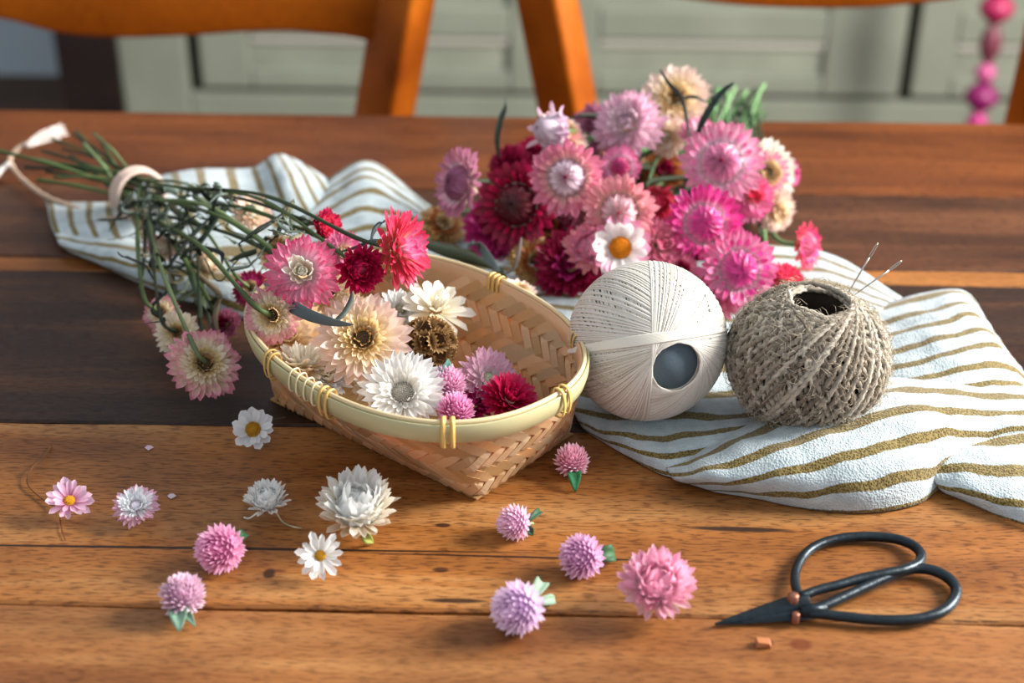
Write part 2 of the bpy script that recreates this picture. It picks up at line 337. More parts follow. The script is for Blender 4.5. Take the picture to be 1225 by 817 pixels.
# ------------------------------------------------------------ striped linen cloth
def cloth_mat():
    m, nt, b, out = newmat('striped_linen'); L = nt.links.new
    a = N(nt, 'ShaderNodeAttribute', attribute_name='St'); sp = N(nt, 'ShaderNodeSeparateXYZ'); L(a.outputs['Vector'], sp.inputs[0])
    tc = N(nt, 'ShaderNodeTexCoord')
    no = N(nt, 'ShaderNodeTexNoise'); no.inputs['Scale'].default_value = 1100; no.inputs['Detail'].default_value = 2; L(tc.outputs['Object'], no.inputs[0])
    nb = N(nt, 'ShaderNodeTexNoise'); nb.inputs['Scale'].default_value = 160; nb.inputs['Detail'].default_value = 4; L(tc.outputs['Object'], nb.inputs[0])
    ad = N(nt, 'ShaderNodeMath', operation='MULTIPLY_ADD'); L(no.outputs[0], ad.inputs[0]); ad.inputs[1].default_value = .10; L(sp.outputs[0], ad.inputs[2])
    fr = N(nt, 'ShaderNodeMath', operation='FRACT'); L(ad.outputs[0], fr.inputs[0])
    sb = N(nt, 'ShaderNodeMath', operation='SUBTRACT'); L(fr.outputs[0], sb.inputs[0]); sb.inputs[1].default_value = .5
    ab = N(nt, 'ShaderNodeMath', operation='ABSOLUTE'); L(sb.outputs[0], ab.inputs[0])
    r = ramp(nt, ab.outputs[0], [(.145, (1, 1, 1, 1)), (.175, (0, 0, 0, 1))])
    # woven yarns: light specks showing in the olive stripe
    vo = N(nt, 'ShaderNodeTexVoronoi'); vo.inputs['Scale'].default_value = 1000; L(tc.outputs['Object'], vo.inputs[0])
    rc = ramp(nt, vo.outputs['Distance'], [(.25, h4('#4a3c18')), (.6, h4('#7c6b3e'))])
    rw = ramp(nt, nb.outputs[0], [(.3, h4('#a0adb2')), (.65, h4('#b7c2c5'))])
    L(mix(nt, r.outputs[0], rw.outputs[0], rc.outputs[0]), b.inputs['Base Color']); b.inputs['Roughness'].default_value = .9; b.inputs['Specular IOR Level'].default_value = .15
    b.inputs['Sheen Weight'].default_value = .2
    ad2 = N(nt, 'ShaderNodeMath', operation='ADD'); L(vo.outputs['Distance'], ad2.inputs[0]); ad3 = N(nt, 'ShaderNodeMath', operation='MULTIPLY_ADD'); L(nb.outputs[0], ad3.inputs[0]); ad3.inputs[1].default_value = 1.6; L(ad2.outputs[0], ad3.inputs[2])
    bp = N(nt, 'ShaderNodeBump'); bp.inputs['Strength'].default_value = .5; bp.inputs['Distance'].default_value = .0009; L(ad3.outputs[0], bp.inputs['Height']); L(bp.outputs[0], b.inputs['Normal'])
    return m
M_CLOTH = cloth_mat()
from mathutils import noise as mnoise
CV, CF, CS = [], [], []
def patch(rows, sfun, zs=.00085, up=7, wr=.0012):
    G = [[at(px, py, max(0, z) * zs + .0008) for px, py, z in r] for r in rows]
    G = [catmull(r, up) for r in G]; cols = [catmull([r[j] for r in G], up) for j in range(len(G[0]))]
    nj, ni = len(cols), len(cols[0]); n0 = len(CV)
    for j in range(nj):
        for i in range(ni):
            p = cols[j][i].copy(); u, v = j / (nj - 1), i / (ni - 1)
            e = min(1, 6 * min(u, 1 - u, v, 1 - v) + .15)
            p.z += e * wr * (1.6 * mnoise.noise(p * 55) + .8 * mnoise.noise(p * 130 + Vector((5, 5, 5)))); p.z = max(p.z, TZ + .0006)
            s = sfun(u, v) + .10 * mnoise.noise(p * 40); CV.append(p); CS.append((s, u, v))
    for j in range(nj - 1):
        for i in range(ni - 1):
            a = n0 + j * ni + i; CF.append((a, a + 1, a + ni + 1, a + ni))
patch([[(540, 275, 2), (700, 290, 3), (850, 292, 3), (985, 303, 3), (1078, 357, 3)], [(570, 330, 2), (710, 340, 3), (850, 340, 3), (980, 340, 5), (1090, 375, 6)], [(600, 370, 2), (720, 390, 3), (850, 390, 3), (980, 385, 5), (1095, 405, 6)], [(660, 460, 3), (720, 470, 4), (850, 480, 4), (980, 470, 4), (1095, 450, 5)]], lambda u, v: 9.2 * v + .8 * u)
patch([[(55, 241, 3), (97, 243, 6), (140, 240, 9), (185, 213, 10), (240, 203, 14), (300, 202, 12), (328, 186, 16), (352, 191, 14), (396, 217, 10)],
       [(58, 255, 7), (98, 258, 10), (143, 256, 13), (192, 230, 19), (246, 222, 20), (306, 218, 16), (338, 204, 26), (370, 212, 20), (412, 230, 12)],
       [(62, 272, 7), (102, 274, 11), (148, 276, 13), (205, 258, 18), (258, 254, 17), (315, 246, 15), (350, 234, 22), (386, 238, 18), (430, 248, 12)],
       [(70, 290, 5), (113, 294, 8), (162, 298, 10), (225, 292, 12), (280, 287, 12), (330, 275, 10), (370, 268, 12), (405, 266, 10), (450, 268, 6)]], lambda u, v: 14.5 * u + .25)
patch([[(66, 280, 8), (115, 285, 11), (168, 289, 13), (228, 286, 16), (283, 282, 15), (345, 272, 12)], [(70, 290, 9), (118, 299, 13), (172, 307, 15), (232, 312, 18), (292, 316, 18), (350, 312, 14)],
       [(80, 298, 5), (124, 313, 8), (177, 328, 10), (237, 340, 13), (302, 350, 12), (355, 350, 8)], [(88, 302, 0), (132, 321, 0), (184, 345, 0), (244, 366, 0), (306, 384, 0), (360, 392, 0)]], lambda u, v: 3.0 * v - .15)
patch([[(345, 262, 9), (372, 236, 12), (400, 211, 16), (430, 194, 20), (457, 200, 15), (500, 236, 6), (548, 268, 0)], [(340, 275, 11), (372, 250, 16), (405, 226, 22), (436, 212, 27), (466, 222, 22), (506, 250, 9), (550, 283, 1)],
       [(335, 295, 11), (370, 275, 17), (408, 256, 24), (441, 246, 26), (472, 252, 20), (510, 270, 9), (552, 297, 1)], [(335, 330, 9), (370, 315, 14), (410, 300, 16), (441, 293, 16), (476, 296, 12), (512, 303, 7), (550, 318, 0)],
       [(330, 382, 1), (370, 377, 4), (410, 357, 4), (446, 347, 4), (481, 342, 3), (514, 337, 2), (550, 342, 0)]], lambda u, v: 8.0 * v + .2)
patch([[(1030, 376, 3), (1080, 358, 7), (1115, 350, 10), (1143, 347, 11), (1158, 352, 8), (1168, 364, 0)], [(1035, 398, 6), (1085, 384, 13), (1125, 374, 18), (1158, 366, 17), (1178, 384, 8), (1188, 400, 0)],
       [(1040, 425, 8), (1090, 411, 15), (1135, 399, 20), (1172, 391, 19), (1194, 408, 9), (1204, 424, 0)], [(1050, 452, 8), (1095, 440, 15), (1145, 428, 19), (1185, 418, 18), (1208, 430, 9), (1221, 441, 0)],
       [(1055, 480, 6), (1100, 470, 12), (1150, 462, 14), (1190, 455, 14), (1218, 458, 8), (1229, 468, 0)], [(1060, 512, 1), (1105, 502, 5), (1155, 496, 6), (1200, 492, 6), (1232, 490, 4), (1248, 494, 0)]], lambda u, v: 7.6 * v + .15)
patch([[(676, 440, 5), (740, 455, 6), (800, 462, 6), (870, 472, 6), (960, 475, 6)], [(682, 472, 7), (740, 486, 9), (800, 495, 9), (870, 500, 11), (950, 498, 10)], [(688, 495, 6), (735, 512, 10), (792, 524, 10), (852, 524, 12), (930, 515, 10)],
       [(696, 508, 3), (742, 528, 6), (795, 548, 8), (850, 546, 8), (910, 535, 6)], [(702, 514, 0), (745, 541, 0), (795, 568, 0), (850, 576, 0), (910, 562, 0)]], lambda u, v: 4.6 * v + 1.3 * u + .4)
patch([[(1105, 535, 12), (1150, 527, 14), (1200, 520, 14), (1260, 515, 12)], [(1112, 562, 10), (1155, 557, 13), (1200, 558, 13), (1260, 560, 12)], [(1122, 580, 5), (1162, 588, 8), (1200, 596, 9), (1260, 606, 8)], [(1130, 588, 0), (1166, 604, 0), (1200, 618, 0), (1260, 642, 0)]], lambda u, v: 3.2 * v - .1 * u + .3)
patch([[(790, 556, 1), (812, 548, 2), (850, 522, 3), (925, 492, 4), (1000, 470, 6), (1062, 452, 8), (1122, 454, 8), (1182, 462, 8), (1260, 463, 6)],
       [(794, 558, 3), (822, 553, 8), (862, 532, 14), (930, 504, 19), (1004, 482, 23), (1068, 466, 25), (1125, 467, 23), (1186, 475, 18), (1260, 478, 12)],
       [(800, 564, 4), (832, 560, 11), (880, 542, 20), (945, 518, 26), (1012, 498, 30), (1076, 485, 32), (1135, 486, 28), (1192, 492, 22), (1260, 492, 16)],
       [(806, 572, 4), (842, 571, 12), (895, 560, 19), (955, 543, 25), (1022, 526, 29), (1086, 511, 31), (1142, 507, 27), (1196, 508, 20), (1260, 505, 14)],
       [(826, 578, 3), (868, 579, 9), (914, 576, 15), (968, 567, 20), (1032, 555, 24), (1096, 541, 24), (1148, 531, 18), (1196, 525, 13), (1260, 519, 10)],
       [(846, 584, 1), (890, 588, 4), (932, 591, 7), (980, 591, 10), (1040, 588, 12), (1098, 576, 11), (1134, 560, 8), (1186, 545, 6), (1260, 535, 5)],
       [(855, 587, 0), (905, 595, 0), (948, 604, 0), (988, 610, 0), (1045, 612, 0), (1098, 602, 0), (1126, 582, 0), (1176, 562, 0), (1260, 548, 0)]], lambda u, v: 5.0 * v + .25 + .4 * u)
cme = mesh('linen_cloth', CV, CF, M_CLOTH, True, None, CS)
cl = link('linen_cloth', cme); so = cl.modifiers.new('s', 'SOLIDIFY'); so.thickness = .0008; so.offset = -1 if False else 1
tag(cl, 'pale blue-white linen cloth with narrow olive stripes, rumpled under the balls and bunches', 'cloth')
# ------------------------------------------------------------ balls of yarn
def frame_from(axis, hint=Vector((0, 0, 1))):
    a = Vector(axis).normalized(); x = hint.cross(a)
    if x.length < 1e-3: x = Vector((1, 0, 0)).cross(a)
    x.normalize(); return Matrix((x, a.cross(x), a)).transposed()
def loops(n, R, squash, th0, seg, jit=.0, gr=.0, sl=1, ph0=0, span=2 * PI):
    out = []; t = np.arange(seg) / seg * 2 * PI
    for k in range(n):
        ph = ph0 + span * k / n + rng.normal(0, jit); tilt = PI / 2 - th0 + rng.normal(0, jit * .6)
        m = np.array([math.sin(tilt) * math.cos(ph), math.sin(tilt) * math.sin(ph), math.cos(tilt) * sl])
        e1 = np.cross(m, [0, 0, 1.]); e1 /= np.linalg.norm(e1); e2 = np.cross(m, e1)
        r = R * (1 + gr * (k / n - .5)) * (1 + rng.normal(0, jit * .08))
        out.append((np.cos(t)[:, None] * e1 + np.sin(t)[:, None] * e2) * r * np.array([1, 1, squash]))
    return out
def ring_body(R, sq, th0, n=64, mth=24, inner=None):
    """solid of revolution: ellipsoid shell with a hollow core"""
    pr = [(R * math.sin(th0 + (PI - 2 * th0) * k / mth), sq * R * math.cos(th0 + (PI - 2 * th0) * k / mth)) for k in range(mth + 1)]
    pr += [(pr[0][0] * .92, pr[-1][1] * .8), (pr[0][0] * .92, pr[0][1] * .8)]
    v = []; q = len(pr)
    for a in range(n): v += [(r * math.cos(a / n * 2 * PI), r * math.sin(a / n * 2 * PI), z) for r, z in pr]
    f = [(a * q + k, a * q + (k + 1) % q, ((a + 1) % n) * q + (k + 1) % q, ((a + 1) % n) * q + k) for a in range(n) for k in range(q)]
    return v, f
def merge(parts):
    V = []; Fc = []; n = 0
    for v, f in parts: V.append(np.array(v)); Fc += [[i + n for i in q] for q in f]; n += len(v)
    return np.concatenate(V), Fc
# cotton
cc = at(774, 408, .045); RC = .0368
ctn = empty('cotton_thread_ball', cc, 'round ball of fine off-white cotton thread with a blue-grey hollow core', 'thread ball')
ax = CR @ Vector((.30, -.345, .89)); ctn.rotation_mode = 'QUATERNION'; ctn.rotation_quaternion = frame_from(ax).to_quaternion()
v, f = ring_body(RC * .965, .96, .33); link('wound_core', mesh('wound_core', v, f, M_THREAD, True, [h('#a79f90')] * len(v)), ctn)
LP = loops(200, RC, .96, .33, 72, .012, .016); P2 = loops(90, RC * .985, .96, .37, 72, .02, .012, 1, 1.0)
LP += P2
pp = []; cs = []
c0 = np.array(h('#d2cdc4')); c1 = np.array(h('#bdb5a8'))
for P in LP:
    v, f = tube_np(P, .00046, 5, True); pp.append((v, f)); cs.append(np.tile(c0 * (.93 + .07 * rng.random()) if rng.random() < .85 else c1, (len(v), 1)))
v, f = merge(pp); o = link('thread', mesh('thread', v, f, M_THREAD, True, np.concatenate(cs)), ctn); o['kind'] = 'stuff'
rr = RC * math.sin(.33) * .97
m = MB(); v, f = tube_np([(0, 0, -.03), (0, 0, .0312)], rr, 40); m.add(v, f); m.build('core_disc', M_CORE, ctn)
m = MB()  # bundle of last turns lying across the ball above the core
for k in range(9):
    th = .62 + k * .012; P = []
    for q in range(60):
        t = -1.9 + 3.8 * q / 59
        # circle that passes above the hole
        n_ = Vector((0.12, math.sin(th - .22 + 0), 0)); mz = Vector((.05 * k * .1, math.cos(.36 + k * .012), -math.sin(.36 + k * .012))).normalized()
        e1 = Vector((1, .0, 0)); e1 = (e1 - mz * e1.dot(mz)).normalized(); e2 = mz.cross(e1)
        if e2.z < 0: e2 = -e2
        d = e1 * math.sin(t) + e2 * math.cos(t); P.append((d.x * RC * 1.018, d.y * RC * 1.018, d.z * RC * 1.0 * .975))
    v, f = tube_np(P, .00046, 5); m.add(v, f, h('#d6d1c6'))
m.build('outer_turns', M_THREAD, ctn)
# jute
cj = at(966, 428, .042); RJ = .0352
jut = empty('jute_twine_ball', cj, 'ball of rough grey-brown jute twine with an open hollow at its top', 'twine ball')
ax = (Vector((0, 0, 1)) * .88 + CR @ Vector((.06, .0, .04))).normalized(); jut.rotation_mode = 'QUATERNION'; jut.rotation_quaternion = frame_from(ax, Vector((1, .2, 0))).to_quaternion()
v, f = ring_body(RJ * .93, .9, .42); link('wound_core', mesh('wound_core', v, f, M_TWINE, True, [h('#2e261e')] * len(v)), jut)  # core coloured very dark, painting shade into the gaps between strands
pp = []; cs = []
jc = [np.array(h(c)) * .98 for c in ('#9c9284', '#857a6c', '#b0a799', '#93887a', '#746a5e')]
for L_ in (loops(46, RJ * .965, .91, .46, 150, .05, .02, -1), loops(52, RJ * 1.015, .91, .42, 150, .045, .04)):
    for P in L_:
        P = P * (1 + .006 * np.sin(np.arange(len(P)) * .21 + rng.random() * 6))[:, None]
        v, f = tube_np(P, .00118, 6, True, .34, 2 * PI / .0085); pp.append((v, f)); b_ = jc[rng.integers(5)]
        cc_ = b_[None, :] * (1 + .22 * rng.normal(size=(len(P), 1))); cs.append(np.repeat(np.clip(cc_, .02, 1), 6, 0))
v, f = merge(pp); o = link('twine', mesh('twine', v, f, M_TWINE, True, np.concatenate(cs)), jut); o['kind'] = 'stuff'
pp = []
for k in range(2300):
    d = rng.normal(size=3); d /= np.linalg.norm(d)
    if abs(d[2]) > .93: continue
    p = d * RJ * 1.02 * np.array([1, 1, .91]); tn = np.cross(d, rng.normal(size=3)); tn /= np.linalg.norm(tn); l = .002 + .005 * rng.random(); q = rng.normal(size=3) * .3
    P = [p + tn * l * s + d * (l * .55 * math.sin(s * 2.6) + .0004) + q * l * s * s * .5 for s in (0, .33, .66, 1)]
    pp.append(tube_np(P, .00009, 3))
v, f = merge(pp); o = link('stray_fibres', mesh('stray_fibres', v, f, M_TWINE, True, [h('#b8ab96')] * len(v)), jut); o['kind'] = 'stuff'
# needles stuck in the jute ball
for (a, b_, lab) in (((1050, 291), (1016, 348), 'steel sewing needle stuck in the jute ball, the more upright one'), ((1079, 312), (1026, 350), 'steel sewing needle with a long eye stuck in the jute ball, the more slanting one')):
    yy = cj.y + .018; A = aty(a[0], a[1], yy + .004); B = aty(b_[0], b_[1], yy); B2 = B + (B - A) * .35
    r_ = empty('sewing_needle', B, lab, 'needle', 'needles in the twine ball'); A, B0, B2 = A - B, B - B, B2 - B
    v, f = tube_np([A + (B2 - A) * t for t in (.22, .5, .8, 1)], [.00042, .00042, .0003, .00008], 8); link('shaft', mesh('shaft', v, f, M_STEEL), r_)
    s = (A - B2).normalized(); sd = (s.cross(Vector((0, 1, 0)))).normalized() * .0005; E1 = A + (B2 - A) * .22
    v, f = tube_np([E1, E1 + sd * .9 + s * .001, A + sd * .9 - s * .0012, A, A - sd * .9 - s * .0012, E1 - sd * .9 + s * .001], .00024, 6, True); link('eye', mesh('eye', v, f, M_STEEL), r_)
# ------------------------------------------------------------ scissors
def trace(pts, z, n=6, closed=False): return catmull([at(x, y, zz) for (x, y, zz) in [(p[0], p[1], p[2] if len(p) > 2 else z) for p in pts]], n, closed)
piv = at(952, 716, .006); sci = empty('scissors', (piv.x, piv.y, TZ), 'black iron scissors with two big loop handles lying at the lower right of the table', 'scissors')
def rel(P, o_): return [Vector(p) - o_.location for p in P]
up_loop = [(957, 716, .005), (951, 698, .004), (953, 680, .0035), (965, 661, .003), (986, 649, .003), (1015, 643, .003), (1045, 642, .003), (1073, 645, .0032), (1093, 653, .0036), (1102, 664, .004), (1098, 674, .0045), (1083, 681, .0055), (1060, 686, .006), (1030, 692, .006), (1002, 700, .006), (975, 707, .006), (958, 714, .006)]
lo_loop = [(962, 730, .0045), (985, 725, .0045), (1012, 713, .0045), (1042, 699, .0045), (1070, 687, .0045), (1095, 680, .0042), (1118, 683, .0038), (1136, 693, .0034), (1144, 706, .003), (1139, 721, .003), (1124, 733, .003), (1100, 740, .003), (1072, 742, .003), (1040, 741, .003), (1010, 738, .003), (985, 735, .0035), (966, 733, .004)]
for lp, r0 in ((up_loop, .0019), (lo_loop, .002)):
    P = rel(trace(lp, .004), sci); k = np.linspace(0, 1, len(P)); v, f = tube_np(P, r0 * (1 + .12 * np.sin(k * PI)), 10); link('handle_loop', mesh('handle_loop', v, f, M_IRON), sci)
def blade(tip, rootc, wroot, z0, z1, name='blade'):
    T = at(*tip, z0) - sci.location; Rr = at(*rootc, z1) - sci.location; d = (Rr - T).normalized(); s = d.cross(Vector((0, 0, 1))).normalized(); v = []; n = 10
    for k in range(n + 1):
        t = k / n; c = T.lerp(Rr, t); wv = wroot * (.12 + .88 * math.sin(t * PI * .5) ** .8) * (1 if t < .85 else 1 + (t - .85) * 1.2); hh = .0006 + .0012 * t
        v += [tuple(c + s * wv - Vector((0, 0, hh * .6))), tuple(c + s * wv * .3 + Vector((0, 0, hh))), tuple(c - s * wv * .8 + Vector((0, 0, hh * .8))), tuple(c - s * wv - Vector((0, 0, hh * .6)))]
    f = [(k * 4 + j, k * 4 + (j + 1) % 4, (k + 1) * 4 + (j + 1) % 4, (k + 1) * 4 + j) for k in range(n) for j in range(4)] + [(0, 3, 2, 1), (n * 4, n * 4 + 1, n * 4 + 2, n * 4 + 3)]
    o = link(name, mesh(name, v, f, M_IRON), sci); bv = o.modifiers.new('b', 'BEVEL'); bv.width = .0003; bv.segments = 2; return o
blade((855, 747), (966, 715), .0034, .0015, .006); blade((857, 746), (978, 731), .0030, .0008, .0036)
for (x, y, z_, r_) in ((949, 713, .0082, .0024), (952, 735, .0052, .0017)):
    p = at(x, y, z_) - sci.location; v = []; f = []
    for k in range(5):
        a = k / 4 * PI / 2
        for q in range(14): v.append((p.x + r_ * math.cos(a) * math.cos(q / 14 * 2 * PI), p.y + r_ * math.cos(a) * math.sin(q / 14 * 2 * PI), p.z - .0035 * (k == 0) + r_ * .5 * math.sin(a)))
    f = [(k * 14 + q, k * 14 + (q + 1) % 14, (k + 1) * 14 + (q + 1) % 14, (k + 1) * 14 + q) for k in range(4) for q in range(14)]
    o = link('rivet', mesh('rivet', v, f, M_COPPER), sci); o['label'] = 'copper coloured rivet'
v = []; p0, p1 = at(958, 733, .0042) - sci.location, at(988, 731, .0042) - sci.location
m = MB(); v, f = tube_np([p0, p1], .0032, 8, flat=.6); m.add(v, f); m.build('shank', M_IRON, sci)
# ------------------------------------------------------------ bamboo basket
U = Vector((-.791, .612, 0)).normalized(); V_ = Vector((.612, .791, 0)).normalized()
BC = Vector((-.0577, .5790, TZ)); BH = .052; BL, BW = .0665, .035; RL, RW = .080, .0645
bk = empty('bamboo_basket', BC, 'small woven bamboo basket with a round rim, full of dried flower heads', 'basket')
bk.rotation_euler = (0, 0, math.atan2(U.y, U.x))     # local x = long axis U, local y = U rotated +90
# local frame: x along U ; y = (-U.y, U.x) = -V_
def sup(t, a, b_, n):
    c, s = math.cos(t), math.sin(t); return Vector((a * math.copysign(abs(c) ** (2 / n), c), b_ * math.copysign(abs(s) ** (2 / n), s), 0))
# perimeter tables, equal arc length on the mid curve
TT = [i / 720 * 2 * PI for i in range(721)]
def curve_tab(a, b_, n):
    P = [sup(t, a, b_, n) for t in TT]; s = [0]
    for i in range(720): s.append(s[-1] + (P[i + 1] - P[i]).length)
    return [x / s[-1] for x in s], P
def lerp_tab(tab, u):
    s, P = tab; u = u % 1.0; i = min(max(int(np.searchsorted(s, u)) - 1, 0), 719); d = s[i + 1] - s[i]; return P[i].lerp(P[i + 1], (u - s[i]) / d if d > 1e-9 else 0)
S_ARR = None
TB, TR = curve_tab(BL, BW, 14), curve_tab(.0868, .0636, 2.3)
RO = -.165; off = Matrix.Rotation(-math.atan2(U.y, U.x), 3, 'Z') @ Vector((-.0010, -.0075, 0))
TR = (TR[0], [Matrix.Rotation(RO, 3, 'Z') @ p + off for p in TR[1]])
TB = (np.array(TB[0]), TB[1]); TR = (np.array(TR[0]), TR[1])
def wall(u, q):
    """u perimeter 0..1, q 0 bottom .. 1 rim"""
    a = lerp_tab(TB, u); b_ = lerp_tab(TR, u); k = q ** .92; p = a.lerp(b_, k); p.z = .0015 + BH * q + 0; return p
NS = 60; QH = .0625; per = .455; sp = per / NS
def wstrip(k, d):
    """diagonal strip: u advances with q in direction d"""
    seg = 30; v = []; P = []
    for i in range(seg + 1):
        q = i / seg * .955; s = q * QH; u = (k * sp + d * s) / per
        mm = s / (sp / 2)                       # crossing number
        ph = (mm % 6) / 6
        over = math.tanh(4.5 * math.sin(2 * PI * ph)) * d
        P.append((u, q, over))
    for (u, q, ov) in P:
        p = wall(u, q); e = .002; pu = (wall(u + e, q) - wall(u - e, q)); pq = wall(u, min(1, q + .01)) - wall(u, max(0, q - .01)); nrm = pu.cross(pq).normalized()
        dirv = (pu.normalized() * d + pq.normalized()).normalized(); sd = dirv.cross(nrm).normalized() * (sp * .707 * .47)
        c = p + nrm * (.00055 * ov); th = nrm * .00022
        v += [c - sd - th, c + sd - th, c + sd + th, c - sd + th]
    f = [(k2 * 4 + j, k2 * 4 + (j + 1) % 4, (k2 + 1) * 4 + (j + 1) % 4, (k2 + 1) * 4 + j) for k2 in range(seg) for j in range(4)]
    base = Vector(h('#deb47a')); c2 = Vector(h('#f0dcb6')); t = random.random(); col = tuple(base.lerp(c2, t))
    me = mesh('strip', v, f, M_BAMB, False, [col] * len(v)); return link('strip', me, bk)
for k in range(NS):
    wstrip(k, 1); wstrip(k, -1)
# woven base: strips both ways
for d in (0, 1):
    n_ = 14 if d == 0 else 7
    for k in range(n_):
        ln = BW if d == 0 else BL; cx = (-BL + (k + .5) * 2 * BL / n_) if d == 0 else (-BW + (k + .5) * 2 * BW / n_); hw = (BL if d == 0 else BW) / n_ * .95; v = []; sg = 28
        for i in range(sg + 1):
            t = -1 + 2 * i / sg; zz = .0012 + .0004 * math.tanh(4 * math.sin((t * ln / .0095) * PI + k * PI)) * (1 if d else -1)
            a, b_ = ((cx - hw, t * ln), (cx + hw, t * ln)) if d == 0 else ((t * ln, cx - hw), (t * ln, cx + hw)); v += [(a[0], a[1], zz - .0002), (b_[0], b_[1], zz - .0002), (b_[0], b_[1], zz + .0002), (a[0], a[1], zz + .0002)]
        f = [(k2 * 4 + j, k2 * 4 + (j + 1) % 4, (k2 + 1) * 4 + (j + 1) % 4, (k2 + 1) * 4 + j) for k2 in range(sg) for j in range(4)]
        link('base_strip', mesh('base_strip', v, f, M_BAMB, False, [h('#dcb67a')] * len(v)), bk)
def band(off, z0, z1, th, name, col, n=2.9):
    v = []; NN = 160
    for i in range(NN):
        u = i / NN; p = lerp_tab(TR, u); tn = (lerp_tab(TR, u + .004) - lerp_tab(TR, u - .004)).normalized(); nr = Vector((tn.y, -tn.x, 0)); sl = .0012
        v += [p + nr * (off - sl) + Vector((0, 0, z0)), p + nr * (off + th - sl) + Vector((0, 0, z0)), p + nr * (off + th) + Vector((0, 0, (z0 + z1) / 2)), p + nr * (off + th * .8 + .0003) + Vector((0, 0, z1)), p + nr * (off + .0003) + Vector((0, 0, z1))]
    f = [(i * 5 + j, ((i + 1) % NN) * 5 + j, ((i + 1) % NN) * 5 + (j + 1) % 5, i * 5 + (j + 1) % 5) for i in range(NN) for j in range(5)]
    return link(name, mesh(name, v, f, M_RIM, True, [h(col)] * len(v)), bk)
band(.0008, BH - .0082, BH + .0008, .0014, 'outer_rim_band', '#b5ae84').modifiers.new('b', 'BEVEL').width = .0002
band(-.0022, BH - .0075, BH + .0008, .0012, 'inner_rim_band', '#cfa67e').modifiers.new('b', 'BEVEL').width = .0002  # pinkish tone of the shaded inside is put into the inner band colour
P = []
for i in range(120): p = lerp_tab(TR, i / 120); p.z = BH + .0012; P.append(p)
v, f = tube_np(P, .0013, 6, True, flat=.8); link('rim_cane', mesh('rim_cane', v, f, M_RIM, True, [h('#d8c296')] * len(v)), bk)
inv = bk.matrix_basis.inverted() if False else (Matrix.Translation(BC) @ Matrix.Rotation(math.atan2(U.y, U.x), 4, 'Z')).inverted()
def rim_u(px, py):
    q = inv @ at(px, py, BH); best = min(range(0, 360), key=lambda i: (lerp_tab(TR, i / 360) - Vector((q.x, q.y, 0))).length); return best / 360
for (px, py, nn) in ((597, 335, 3), (690, 405, 2), (668, 470, 2), (536, 503, 2), (397, 470, 2), (330, 428, 2), (362, 455, 1), (372, 460, 1), (382, 464, 1), (352, 449, 1), (470, 300, 3), (350, 345, 2)):
    u0 = rim_u(px, py); m = MB()
    for k in range(nn):
        u = u0 + (k - (nn - 1) / 2) * .0062 * (1.25 if nn == 2 else 1); p = lerp_tab(TR, u); tn = (lerp_tab(TR, u + .004) - lerp_tab(TR, u - .004)).normalized(); nr = Vector((tn.y, -tn.x, 0))
        ring = [(-.0030, -.0092), (-.0033, -.004), (-.0030, .0018), (-.0005, .0031), (.0022, .0018), (.0034, -.004), (.0024, -.0094), (0, -.0104)]
        if nn == 1: ring = [(a * .93, max(b_, -.0072) * .98) for a, b_ in ring]
        Q = catmull([p + nr * a + Vector((0, 0, BH + b_)) for a, b_ in ring], 4, True)
        v = []; hw = .0011 if nn > 1 else .0007
        for i, c in enumerate(Q):
            g = (c - (p + Vector((0, 0, BH - .004)))).normalized() * .0003; v += [c - tn * hw, c + g * 1.3, c + tn * hw, c - g]
        f = [(i * 4 + j, i * 4 + (j + 1) % 4, ((i + 1) % len(Q)) * 4 + (j + 1) % 4, ((i + 1) % len(Q)) * 4 + j) for i in range(len(Q)) for j in range(4)]; m.add(v, f, h('#d2ac62') if nn > 1 else h('#e6d6ae'))
    m.build('rim_binding', M_RIM, bk)
# ------------------------------------------------------------ flowers
PC = {}
def petal_mesh(pal, wr, curl, cup=.5, tipsharp=1.0, var=0, nl=6, taper=.35, notch=0):
    """unit length bract along +x, facing +z; colours run from its base to its tip"""
    key = (pal, round(wr, 2), round(curl, 1), cup, tipsharp, var, notch, taper)
    if key in PC: return PC[key]
    cb, cm, ct = [np.array(h(c)) for c in pal]; v = []; c = []; R_ = random.Random(len(PC) * 31 + 7)
    tw = R_.uniform(-.25, .25); x = z = 0
    for i in range(nl + 1):
        t = i / nl; wprof = (taper + (1 - taper) * math.sin(min(1, t / .62) * PI / 2)) if t < .62 else max(.04, math.cos(((t - .62) / .38) ** (1.6 / tipsharp) * PI / 2)) ** (.75)
        wv = wr * .5 * wprof; ang = curl * t
        if i: x += math.cos(ang) / nl; z += math.sin(ang) / nl
        col = cb * (1 - t * 2) + cm * t * 2 if t < .5 else cm * (2 - 2 * t) + ct * (2 * t - 1)
        for s in (-1, 0, 1):
            zc = (cup * wv * (s * s)) + s * wv * tw * t; nx = x - (notch * .08 if (s == 0 and i == nl) else 0)
            v.append((nx, s * wv, z + zc)); c.append(np.clip(col * (1.0 if s else .93), 0, 1))
    f = [(i * 3 + j, i * 3 + j + 1, i * 3 + j + 4, i * 3 + j + 3) for i in range(nl) for j in range(2)]
    me = mesh('petal', v, f, M_PETAL, True, c); PC[key] = me; return me
def put_petal(root, me, az, r0, z0, elev, L, roll=0, wj=1, name='petal'):
    M = Matrix.Rotation(az, 4, 'Z') @ Matrix.Translation((r0, 0, z0)) @ Matrix.Rotation(-elev, 4, 'Y') @ Matrix.Rotation(roll, 4, 'X') @ Matrix.Diagonal((L, L * wj, L, 1))
    return link(name, me, root, M)
